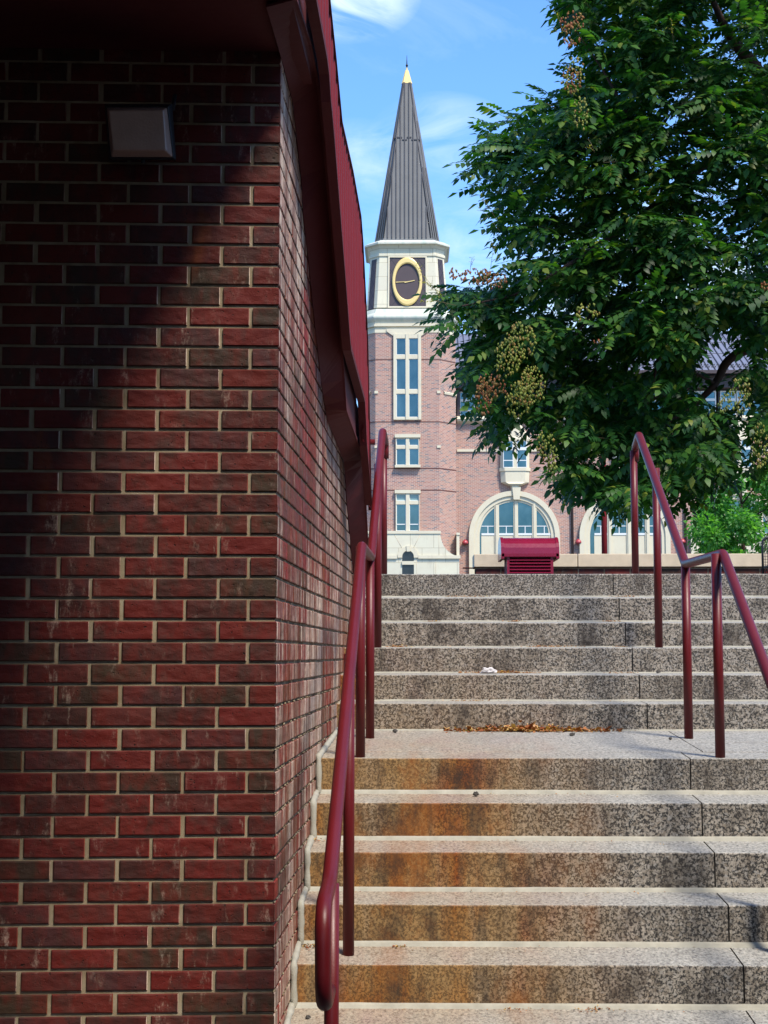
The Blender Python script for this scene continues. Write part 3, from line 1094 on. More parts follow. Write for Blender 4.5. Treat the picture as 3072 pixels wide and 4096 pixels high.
def vx(x): return at(x, 2200, YV).x
def vz(y): return at(2122, y, YV).z
xL, xR = vx(2006), vx(2236)
zT, zE = vz(2143), vz(2214)
mb = MB()
prof = []
dp = 0.50
for k in range(13):
    tt = k / 12
    ang = math.pi * tt
    prof.append((YV + dp / 2 - math.cos(ang) * dp / 2, zE + math.sin(ang) ** .8 * (zT - zE)))
rings = []
for X in (xL, xL + .012, xR - .012, xR):
    e = .008 if X in (xL, xR) else 0
    rings.append([Vector((X, y, z - e)) for y, z in prof] + [Vector((X, prof[-1][0], zE - .03)), Vector((X, prof[0][0], zE - .03))])
mb.loft(rings, True)
mb.build('lid', M['hood'], vent, 0.004)
for X in (xL, xR - .02):
    mb = MB()
    mb.loft([[Vector((X - .004, y, z + .006)) for y, z in prof] + [Vector((X - .004, prof[-1][0], zE - .045)), Vector((X - .004, prof[0][0], zE - .045))],
             [Vector((X + .024, y, z + .006)) for y, z in prof] + [Vector((X + .024, prof[-1][0], zE - .045)), Vector((X + .024, prof[0][0], zE - .045))]])
    mb.build('rim', M['hood'], vent)
bx0, bx1 = vx(2030), vx(2212)
mb = MB()
mb.box(bx0, bx1, YV + .05, YV + dp - .04, PLAZA, zE - .03)
mb.build('body', M['steel'], vent)
mb = MB()
for (a_, b_) in ((bx0 - .004, bx0 + .02), (bx1 - .02, bx1 + .004)):
    MB().box(a_, b_, YV + .02, YV + .055, PLAZA, zE - .028).build('frame', M['hood'], vent)
zz = PLAZA + .02
while zz < zE - .05:
    mb = MB()
    mb.hexa([(bx0 + .02, YV + .012, zz), (bx1 - .02, YV + .012, zz), (bx1 - .02, YV + .048, zz + .016), (bx0 + .02, YV + .048, zz + .016),
             (bx0 + .02, YV + .012, zz + .006), (bx1 - .02, YV + .012, zz + .006), (bx1 - .02, YV + .048, zz + .022), (bx0 + .02, YV + .048, zz + .022)])
    mb.build('slat', M['hood'], vent)
    zz += .0285

# red pole
YQ = 22
p = at(2418, 2216, YQ)
pole = thing('red_pole', 'slim red metal pole rising behind the planter wall into the tree', 'pole', (p.x, YQ, PLAZA))
MB().tube([(p.x, YQ, PLAZA), (p.x, YQ, PLAZA + 3.3)], 0.042, 16).build('shaft', M['panel'], pole)
MB().tube([(p.x, YQ, PLAZA), (p.x, YQ, PLAZA + .03)], 0.11, 16).build('base_plate', M['panel'], pole)

# mesh chair at the right edge
YC_ = 12.6
p = at(3052, 2290, YC_)
chair = thing('mesh_chair', 'black metal mesh chair just inside the right edge of the picture', 'chair', (p.x + .25, YC_, PLAZA))
zt_ = at(3060, 2150, YC_).z
xa, xb = p.x, p.x + .5
MB().tube(fillet([(xa, YC_, PLAZA), (xa, YC_, zt_), (xb, YC_, zt_), (xb, YC_, PLAZA)], .06), 0.010, 8).build('back_frame', M['black'], chair)
mb = MB()
for k in range(1, 24):
    mb.box(xa + .5 * k / 24 - .0025, xa + .5 * k / 24 + .0025, YC_ - .002, YC_ + .002, zt_ - .33, zt_ - .008)
for k in range(1, 14):
    mb.box(xa + .01, xb - .01, YC_ - .0045, YC_ - .0022, zt_ - .33 + .024 * k - .0022, zt_ - .33 + .024 * k + .0022)
mb.build('back_mesh', M['brown'], chair)
MB().box(xa, xb, YC_ - .46, YC_ - .02, PLAZA + .17, PLAZA + .185).build('seat', M['black'], chair, .004)
for X in (xa + .01, xb - .01):
    MB().tube([(X, YC_ - .44, PLAZA), (X, YC_ - .44, PLAZA + .17)], .010, 8).build('leg', M['black'], chair)

# ---------------------------------------------------------------- clock tower
YB = 95.0


def bx(x, y=1500.0): return at(x, y, YB).x
def bz(y): return at(1629, y, YB).z


CX = bx(1629)
KM = 0.0161                                   # metres per photo pixel on the tower


def octo(half, front, z, cy):
    h, f_ = half * KM, front * KM
    pts = [(-f_, -h), (f_, -h), (h, -f_), (h, f_), (f_, h), (-f_, h), (-h, f_), (-h, -f_)]
    return [Vector((CX + x, cy + y, z)) for x, y in pts]


CY = YB + 198 * KM
tower = thing('clock_tower', 'tall brick clock tower with a gold oval clock and a pointed grey spire', 'tower', (CX, CY, 0))
MB().loft([octo(198, 129, 0, CY), octo(198, 129, bz(1331), CY)]).build('shaft', M['bbrick'], tower)
mb = MB()
for y0, y1, hw, fw in ((1331, 1318, 200, 131), (1318, 1306, 197, 129), (1306, 1298, 205, 134), (1298, 1287, 199, 130)):
    mb.loft([octo(hw, fw, bz(y0), CY), octo(hw, fw, bz(y1), CY)])
mb.build('stone_band', M['stone_plain'], tower)
rg = []
for k in range(9):
    t_ = k / 8
    rg.append(octo(199 + 13 * math.sin(math.pi * t_), 130 + 7 * math.sin(math.pi * t_), bz(1287 - 36 * t_), CY))
rg.append(octo(190, 126, bz(1233), CY))
rg.append(octo(172, 121, bz(1229), CY))
MB().loft(rg).build('torus_moulding', M['stone_green'], tower)
# window surround head growing out of the band
mb = MB()
P_ = lambda x, y: (bx(x, y), bz(y))
mb.prism([P_(1574, 1345), P_(1685, 1345), P_(1712, 1326), P_(1712, 1316), P_(1546, 1316), P_(1546, 1326)][::1], YB - .10, YB + .1)
mb.build('window_head', M['stone_plain'], tower)
def octy(half, front, y):
    Yf = CY - half * KM
    k = Yf / YB
    h, f_ = half * KM * k, front * KM * k
    z = at(1629, y, Yf).z
    return [Vector((CX + a, CY + b, z)) for a, b in ((-f_, -h), (f_, -h), (h, -f_), (h, f_), (f_, h), (-f_, h), (-h, f_), (-h, -f_))]


# clock stage
hS, fS = (167, 123), (151, 112)
MB().loft([octy(hS[0], hS[1], 1230), octy(fS[0], fS[1], 1024)]).build('clock_stage', M['stone'], tower)


def stage_y(y, extra=0.0):
    """front plane of the tapering stage at picture row y"""
    t_ = (1230 - y) / (1230 - 1024)
    return CY - (hS[0] + (fS[0] - hS[0]) * t_) * KM - extra


def slab(mb, poly, e0, e1):
    """polygon on the tapering front face"""
    n = len(poly)
    vs = [(bx(x, y), stage_y(y, e1), at(x, y, stage_y(y)).z) for x, y in poly] + [(bx(x, y), stage_y(y, e0), at(x, y, stage_y(y)).z) for x, y in poly]
    mb.add(vs, [tuple(range(n)), tuple(range(2 * n - 1, n - 1, -1))] + [(i, i + n, (i + 1) % n + n, (i + 1) % n) for i in range(n)])


mb = MB()
slab(mb, [(1556, 1226), (1704, 1226), (1702, 1031), (1558, 1031)], 0, .03)
mb.build('clock_panel', M['tiles'], tower)
mb = MB()
for q in ([(1550, 1232), (1710, 1232), (1710, 1226), (1550, 1226)], [(1552, 1031), (1708, 1031), (1708, 1026), (1552, 1026)],
          [(1550, 1226), (1556, 1226), (1558, 1031), (1552, 1031)], [(1704, 1226), (1710, 1226), (1708, 1031), (1702, 1031)]):
    slab(mb, q, 0, .09)
mb.build('panel_frame', M['stone_plain'], tower)
# side panels on the chamfers
mb = MB()
mf = MB()
for sg in (-1, 1):
    for e, (ua, ub), m_ in ((.03, (.30, .80), mb), ):
        q = []
        for (y, u) in ((1232, ua), (1232, ub), (1033, ub), (1033, ua)):
            t_ = (1230 - y) / (1230 - 1024)
            h = (hS[0] + (fS[0] - hS[0]) * t_) * KM
            f_ = (hS[1] + (fS[1] - hS[1]) * t_) * KM
            kk = (CY - h) / YB
            h, f_ = h * kk, f_ * kk
            z_ = at(1629, y, CY - h).z
            a_ = Vector((CX + sg * f_, CY - h, z_))
            b_ = Vector((CX + sg * h, CY - f_, z_))
            pz = a_.lerp(b_, u) + Vector((sg * e * .7, -e * .7, 0))
            q.append(pz)
        if sg < 0: q = q[::-1]
        back = [p - Vector((sg * .05, -.05, 0)) for p in q]
        m_.add(q + back, [(0, 1, 2, 3), (7, 6, 5, 4), (0, 4, 5, 1), (1, 5, 6, 2), (2, 6, 7, 3), (3, 7, 4, 0)])
    mb.build('side_panel', M['tiles'], tower)
    mb = MB()
# oval clock
clock = thing('clock', None, None, (0, 0, 0))
clock.parent = tower
clock.location = (bx(1628, 1127) - CX, stage_y(1127) - CY, bz(1127))
def ell(rx, ry, e, n=48):
    return [(1629 + rx * math.cos(2 * math.pi * k / n), 1128 + ry * math.sin(2 * math.pi * k / n), e) for k in range(n)]
def EV(p):
    q = at(p[0], p[1], stage_y(p[1]))
    return Vector((q.x, stage_y(p[1], p[2]), q.z))
mb = MB()
rr = [[EV(p) for p in ell(60, 96.5, .03)], [EV(p) for p in ell(60, 96.5, .16)], [EV(p) for p in ell(57, 91, .20)], [EV(p) for p in ell(51, 77, .20)], [EV(p) for p in ell(48.5, 72.5, .16)], [EV(p) for p in ell(48.5, 72.5, .03)]]
mb.loft(rr, False)
mb.build('dial_ring', M['gold'], clock)
mb = MB()
mb.add([EV(p) for p in ell(49, 73, .06)], [tuple(range(48))])
mb.build('dial', M['brown'], clock)
mb = MB()
def hand(x0, y0, x1, y1, w0):
    p0, p1 = EV((x0, y0, .11)), EV((x1, y1, .11))
    d_ = (p1 - p0)
    nn = Vector((-d_.z, 0, d_.x)).normalized() * w0
    mb.hexa([p0 - nn, p1 - nn * .6, p1 - nn * .6 + Vector((0, .04, 0)), p0 - nn + Vector((0, .04, 0)), p0 + nn, p1 + nn * .6, p1 + nn * .6 + Vector((0, .04, 0)), p0 + nn + Vector((0, .04, 0))])
hand(1583, 1130, 1632, 1128, .025)
hand(1618, 1131, 1659, 1123, .035)
mb.build('clock_hand', M['gold'], clock)
# upper cornice
rg = [octy(152, 112, 1027), octy(156, 114, 1023), octy(156, 114, 1014), octy(150, 111, 1012)]
for k in range(7):
    t_ = k / 6
    rg.append(octy(150 + 19 * t_ ** 2, 111 + 5 * t_ ** 2, 1010 - 34 * t_))
MB().loft(rg).build('cornice', M['stone'], tower)
MB().loft([octy(172, 117, 977), octy(176, 119, 974), octy(176, 119, 967), octy(150, 108, 961), octy(134, 99, 961)]).build('gutter_edge', M['stone_green'], tower)
# spire
z0, z1 = at(1629, 964, CY - 137 * KM).z, at(1629, 330, CY - 21 * KM).z
zsb = at(1629, 952, CY - 134 * KM).z
MB().loft([octo(137, 101, z0, CY), octo(134, 98, zsb, CY), octo(21, 14, z1, CY)]).build('spire', M['roof'], tower)
mb = MB()
nr = 11
for i in range(1, nr):
    u = -98 + 196 * i / nr
    zt2 = z0 + (z1 - z0) * (1 - max(0, (abs(u) - 14)) / 84.0) if abs(u) > 14 else z1
    tt = (zt2 - z0) / (z1 - z0)
    hb, ht = 134 * KM, (134 + (21 - 134) * tt) * KM
    a_ = Vector((CX + u * KM, CY - hb - .02, zsb))
    b_ = Vector((CX + u * KM, CY - ht - .02, zt2))
    w_ = Vector((.028, 0, 0)); d_ = Vector((0, .06, 0))
    mb.hexa([a_ - w_ - d_, a_ + w_ - d_, a_ + w_ + d_, a_ - w_ + d_, b_ - w_ - d_, b_ + w_ - d_, b_ + w_ + d_, b_ - w_ + d_])
for sg in (-1, 1):
    for u in (.25, .5, .75):
        tt = 1 - abs(u - .5) * 1.2 - .25
        A_ = [Vector((CX + sg * 98 * KM, CY - 134 * KM, zsb)), Vector((CX + sg * 134 * KM, CY - 98 * KM, zsb))]
        B_ = [Vector((CX + sg * 14 * KM, CY - 21 * KM, z1)), Vector((CX + sg * 21 * KM, CY - 14 * KM, z1))]
        a_ = A_[0].lerp(A_[1], u)
        b_ = a_.lerp(B_[0].lerp(B_[1], u), tt)
        mb.tube([a_, b_], .04, 5)
    mb.tube([Vector((CX + sg * 98 * KM, CY - 134 * KM, zsb)), Vector((CX + sg * 14 * KM, CY - 21 * KM, z1))], .05, 6)
for (ya_, x0_, x1_) in ((552, -58, -20), (562, -20, 0), (552, 0, 19), (562, 19, 56)):
    zz = at(1629, ya_, CY - 55 * KM).z
    tt = (zz - zsb) / (z1 - zsb)
    hh = (134 + (21 - 134) * tt) * KM
    mb.box(CX + x0_ * KM, CX + x1_ * KM, CY - hh - .05, CY - hh + .05, zz - .04, zz + .04)
mb.build('standing_seam', M['rib'], tower)
MB().loft([octy(22, 15, 332), octy(8, 5, 284), octy(6, 4, 280)]).build('gold_cap', M['gold'], tower)
MB().loft([octy(3.5, 2.2, 282), octy(3.0, 2, 270)]).build('gold_neck', M['gold'], tower)
mb = MB()
mb.tube([(CX, CY, at(1629, 272, CY).z), (CX, CY, at(1629, 222, CY).z)], [.05, .012], 8)
c0 = Vector((CX, CY, at(1629, 262, CY).z))
mb.tube([c0 + Vector((0, 0, h)) for h in (-.1, -.06, 0, .06, .1)], [.01, .07, .09, .07, .01], 10)
mb.build('finial', M['black'], tower)


# windows
def frame_rect(mb, x0, x1, y0, y1, Y, t_, proud=.08, back=.02):
    """bars round a rectangle in photo pixels (t_ px wide, outside it)"""
    X0_, X1_ = bx(x0, (y0 + y1) / 2), bx(x1, (y0 + y1) / 2)
    Z0_, Z1_ = bz(y1), bz(y0)
    w_ = t_ * KM
    mb.box(X0_ - w_, X0_, Y - proud, Y + back, Z0_ - w_, Z1_ + w_)
    mb.box(X1_, X1_ + w_, Y - proud, Y + back, Z0_ - w_, Z1_ + w_)
    mb.box(X0_, X1_, Y - proud + .003, Y + back, Z0_ - w_, Z0_)
    mb.box(X0_, X1_, Y - proud + .003, Y + back, Z1_, Z1_ + w_)


def rectm(mb, x0, x1, y0, y1, Ya, Yb_):
    mb.box(bx(x0, (y0 + y1) / 2), bx(x1, (y0 + y1) / 2), Ya, Yb_, bz(y1), bz(y0))


def window(parent, cols, rows_, Y, surround, lintel=None, sill=None, bars=(), blind=(), fm='stone_plain'):
    """frame mesh with panes as sub-parts"""
    x0, x1, y0, y1 = surround
    mb = MB()
    xs = [x0] + [c for cc in cols for c in cc] + [x1]
    for a_, b_ in zip(xs[::2], xs[1::2]):
        rectm(mb, a_, b_, y0, y1, Y - .20, Y + .02)
    ys = [y0] + [c for cc in rows_ for c in cc] + [y1]
    for a_, b_ in zip(ys[::2], ys[1::2]):
        for c in cols:
            rectm(mb, c[0], c[1], a_, b_, Y - .15, Y + .02)
    if lintel: rectm(mb, *lintel, Y - .26, Y + .02)
    if sill: rectm(mb, *sill, Y - .32, Y + .02)
    fr = mb.build('window', M[fm], parent)
    mb = MB()
    for (a_, b_) in bars:
        for c in cols:
            rectm(mb, c[0], c[1], a_, b_, Y - .12, Y + .01)
    for c in cols:
        for r_ in rows_:
            for q in ((c[0], c[0] + 2), (c[1] - 2, c[1])):
                rectm(mb, q[0], q[1], r_[0], r_[1], Y - .10, Y + .01)
            rectm(mb, c[0], c[1], r_[0], r_[0] + 2, Y - .097, Y + .01)
            rectm(mb, c[0], c[1], r_[1] - 2, r_[1], Y - .097, Y + .01)
    mb.build('sash', M['white'], fr)
    mb = MB()
    mk = MB()
    for c in cols:
        for i, r_ in enumerate(rows_):
            rectm(mk if i in blind else mb, c[0], c[1], r_[0], r_[1], Y - .05, Y - .02)
    mb.build('pane', M['glass'], fr)
    if blind: mk.build('blind', M['blind'], fr)
    return fr


window(tower, [(1585.6, 1622.7), (1635.6, 1673)], [(1354.6, 1420.6), (1437, 1559), (1576, 1670)], YB, (1574, 1685, 1337, 1680))
window(tower, [(1585.6, 1623.7), (1637, 1674.3)], [(1755.7, 1782.5), (1796, 1861)], YB, (1583, 1677, 1752, 1864), (1579, 1682, 1738.7, 1752), (1579.5, 1682, 1862, 1871.6))
window(tower, [(1585.6, 1623.7), (1638, 1676)], [(1976.8, 2004), (2018, 2124)], YB, (1583, 1678, 1974.7, 2126), (1579, 1682, 1961, 1974.7), None, [(2096, 2099.5)], (0,))
mb = MB()
for (y0_, h_) in ((1563, 11),):
    mb.loft([octo(201.5, 131, bz(y0_ + h_), CY), octo(202.5, 132, bz(y0_ + 3), CY), octo(200, 130, bz(y0_), CY)])
# keep the string course off the front, as in the place
o_ = mb.build('string_course', M['stone_plain'], tower)
import bmesh
bm_ = bmesh.new(); bm_.from_mesh(o_.data)
bmesh.ops.bisect_plane(bm_, geom=bm_.verts[:] + bm_.edges[:] + bm_.faces[:], plane_co=(0, -198 * KM + .25, 0), plane_no=(0, 1, 0), clear_inner=True)
bm_.to_mesh(o_.data); bm_.free()
mb = MB()
for (x0_, x1_) in ((1748, 1762), (1498, 1512)):
    rectm(mb, x0_, x1_, 1563, 1574, YB - .06, YB + .3)
    rectm(mb, x0_, x1_ + 1, 1782, 1792, YB - .06, YB + .3)
mb.build('string_stub', M['stone_plain'], tower)
# darker soldier courses
mb = MB()
for y_ in (1437, 1687, 1873, 1960):
    mb.loft([octo(198.6, 129.4, bz(y_ + 3), CY), octo(198.6, 129.4, bz(y_ - 1.5), CY)])
mdark = plain('dark_soldier_brick', (0.17, 0.075, 0.062), 0.85, 0, 0.2, 5)
mb.build('soldier_course', mdark, tower)

# stone base with swept shoulder
mb = MB()
poly = [(1400, 2420), (1836, 2420), (1836, 2230), (1826, 2226), (1808, 2218), (1790, 2205), (1776, 2188), (1767, 2168), (1762, 2148), (1761, 2136), (1400, 2136)]
mb.prism([(bx(x, 2200), bz(y)) for x, y in poly], YB - .30, YB + .5)
mb.build('stone_base', M['stone'], tower)
mb = MB()
rectm(mb, 1400, 1763, 2125, 2136.5, YB - .36, YB + .4)
rectm(mb, 1400, 1589, 2223, 2236, YB - .42, YB + .4)
rectm(mb, 1673, 1841, 2223, 2236, YB - .42, YB + .4)
rectm(mb, 1827, 1838, 2137, 2223, YB + .2, YB + 1.2)
rectm(mb, 1826, 1840, 2130, 2139, YB + .15, YB + 1.25)
mb.build('base_moulding', M['stone_plain'], tower)


def arch_ring(mb, cx_, cy_, ro, ri, yb_, Ya, Yb_, n=24):
    """stone arch: semicircle plus legs down to row yb_"""
    out = [(cx_ - ro, yb_)] + [(cx_ - ro * math.cos(math.pi * k / n), cy_ - ro * math.sin(math.pi * k / n)) for k in range(n + 1)] + [(cx_ + ro, yb_)]
    inn = [(cx_ - ri, yb_)] + [(cx_ - ri * math.cos(math.pi * k / n), cy_ - ri * math.sin(math.pi * k / n)) for k in range(n + 1)] + [(cx_ + ri, yb_)]
    V = lambda p, Y: Vector((bx(p[0], 2100), Y, bz(p[1])))
    m_ = len(out)
    for i in range(m_ - 1):
        a_, b_, c_, d_ = inn[i], out[i], out[i + 1], inn[i + 1]
        mb.add([V(a_, Ya), V(b_, Ya), V(c_, Ya), V(d_, Ya), V(a_, Yb_), V(b_, Yb_), V(c_, Yb_), V(d_, Yb_)], [(0, 1, 2, 3)[::-1], (0, 1, 5, 4), (2, 3, 7, 6), (1, 2, 6, 5), (3, 0, 4, 7)])


def arch_fill(mb, cx_, cy_, r, yb_, Y, n=24):
    pts_ = [(cx_ - r, yb_), (cx_ + r, yb_)] + [(cx_ + r * math.cos(math.pi * k / n), cy_ - r * math.sin(math.pi * k / n)) for k in range(n + 1)]
    mb.add([Vector((bx(x, 2100), Y, bz(y))) for x, y in pts_], [tuple(range(len(pts_)))])


mb = MB()
arch_ring(mb, 1632, 2227, 41, 23, 2232, YB - .40, YB - .1)
rectm(mb, 1608, 1656, 2246, 2260, YB - .42, YB - .1)
mb.prism([(bx(x), bz(y)) for x, y in ((1626, 2208), (1638, 2208), (1640, 2185), (1624, 2185))], YB - .46, YB - .1)
ar = mb.build('arched_window', M['stone_plain'], tower)
mb = MB()
arch_fill(mb, 1632, 2230, 23.5, 2340, YB - .31)
mb.build('pane', M['glass_dark'], ar)
mb = MB()
for (xa_, ya_, xb_, yb_) in ((1576, 2137, 1606, 2192), (1681, 2137, 1653, 2192), (1740, 2236, 1740, 2330), (1665, 2236, 1665, 2330), (1753, 2137, 1753, 2222)):
    p0, p1 = Vector((bx(xa_), YB - .303, bz(ya_))), Vector((bx(xb_), YB - .303, bz(yb_)))
    mb.tube([p0, p1], .012, 4)
mb.build('masonry_joint', M['cap'], tower)

# ---------------------------------------------------------------- long wing
YW = 97.0
KW = KM * YW / YB


def wx_(x, y=2000): return at(x, y, YW).x
def wz(y): return at(2400, y, YW).z


def R_(mb, x0, x1, y0, y1, Ya, Yb_):
    mb.box(wx_(x0), wx_(x1), Ya, Yb_, wz(y1), wz(y0))


wing = thing('brick_building', 'long brick building with tall arched windows and a grey metal roof beside the clock tower', 'building', (wx_(2400), YW, 0))
MB().box(wx_(1815), wx_(3500), YW, YW + 16, 0, wz(1690)).build('wall', M['bbrick'], wing)
MB().box(CX + 2.2, wx_(3500), YW + 1.0, YW + 16, wz(1692), wz(1500)).build('upper_wall', M['brown'], wing)
# cornice
mb = MB()
xA, xB = wx_(1829), wx_(3500)
prof = [(YW - .02, 1694), (YW - .10, 1692), (YW - .34, 1686), (YW - .42, 1678), (YW - .36, 1670), (YW - .2, 1667), (YW + .9, 1666), (YW + .9, 1694)]
mb.loft([[Vector((X, y, wz(r_))) for y, r_ in prof] for X in (xA, xB)])
R_(mb, 1829, 3500, 1660, 1666, YW + .3, YW + .9)
mb.build('cornice', M['stone_plain'], wing)
mb = MB()
R_(mb, 1829, 2001, 1796, 1806, YW - .09, YW + .1)
R_(mb, 2121, 2452, 1796, 1806, YW - .09, YW + .1)
R_(mb, 2572, 2894, 1796, 1806, YW - .09, YW + .1)
R_(mb, 3014, 3500, 1796, 1806, YW - .09, YW + .1)
mb.build('string_course', M['stone_plain'], wing)
# upper row of windows
x = 1846
i = 0
while x < 3300:
    wdt = 54
    mb = MB()
    for (a_, b_, c_, d_) in ((x - 4, x, 1556, 1662), (x + wdt, x + wdt + 4, 1556, 1662), (x, x + wdt, 1556, 1560), (x, x + wdt, 1586, 1596), (x, x + wdt, 1630, 1634), (x, x + wdt, 1658, 1662)):
        R_(mb, a_, b_, c_, d_, YW + .86, YW + 1.02)
    fr = mb.build('window', M['white'], wing)
    mb = MB()
    R_(mb, x, x + wdt, 1560, 1658, YW + .95, YW + .985)
    mb.build('pane', M['glass'], fr)
    x += 66 + (14 if i % 3 == 2 else 0)
    i += 1
# roof
YR0 = YW + .1
ez, rz = wz(1494), at(2400, 1340, YW + 7.5).z
xr0 = CX + 2.0
xr1 = wx_(3600)
mb = MB()
mb.hexa([(xr0, YR0 - .5, ez), (xr1, YR0 - .5, ez), (xr1, YW + 7.5, rz), (xr0, YW + 7.5, rz), (xr0, YR0 - .5, ez + .12), (xr1, YR0 - .5, ez + .12), (xr1, YW + 7.5, rz + .12), (xr0, YW + 7.5, rz + .12)])
mb.hexa([(xr0, YW + 7.5, rz), (xr1, YW + 7.5, rz), (xr1, YW + 16.5, ez), (xr0, YW + 16.5, ez), (xr0, YW + 7.5, rz + .12), (xr1, YW + 7.5, rz + .12), (xr1, YW + 16.5, ez + .12), (xr0, YW + 16.5, ez + .12)])
mb.build('roof', M['roof2'], wing)
mb = MB()
X = xr0 + .3
while X < xr1:
    for k in range(1):
        mb.hexa([(X - .025, YR0 - .5, ez + .1), (X + .025, YR0 - .5, ez + .1), (X + .025, YW + 7.5, rz + .1), (X - .025, YW + 7.5, rz + .1),
                 (X - .025, YR0 - .5, ez + .2), (X + .025, YR0 - .5, ez + .2), (X + .025, YW + 7.5, rz + .2), (X - .025, YW + 7.5, rz + .2)])
    X += .42
for f_ in (.07, .12, .42, .72):
    y_, z_ = (YR0 - .5) * (1 - f_) + (YW + 7.5) * f_, (ez + .12) * (1 - f_) + (rz + .12) * f_
    if f_ < .2:
        X = xr0 + .2
        while X < xr1:
            mb.box(X - .04, X + .04, y_ - .03, y_ + .03, z_ - .02, z_ + .1)
            X += .21
    else:
        mb.box(xr0, xr1, y_ - .02, y_ + .02, z_ - .03, z_ + .03)
mb.build('roof_seam', M['rib'], wing)
mb = MB()
mb.box(xr0, xr1, YR0 - .72, YR0 - .48, ez - .12, ez + .10)
mb.build('gutter', M['brown'], wing)
mb = MB()
mb.box(CX + 2.2, wx_(3500), YW + .3, YW + 1.1, wz(1548), wz(1500))
mb.build('fascia', M['brown'], wing)
for x in (1838, 2287, 2738, 3200):
    mb = MB()
    R_(mb, x - 6, x + 6, 1556, 1664, YW + .7, YW + 1.0)
    mb.build('pier', M['brown'], wing)
for x in (2287, 2738):
    mb = MB()
    mb.tube([(wx_(x), YW - .12, 0), (wx_(x), YW - .12, wz(1700)), (wx_(x), YW - .5, wz(1660)), (wx_(x), YW - .5, ez)], .085, 8)
    mb.build('downspout', M['brown'], wing)

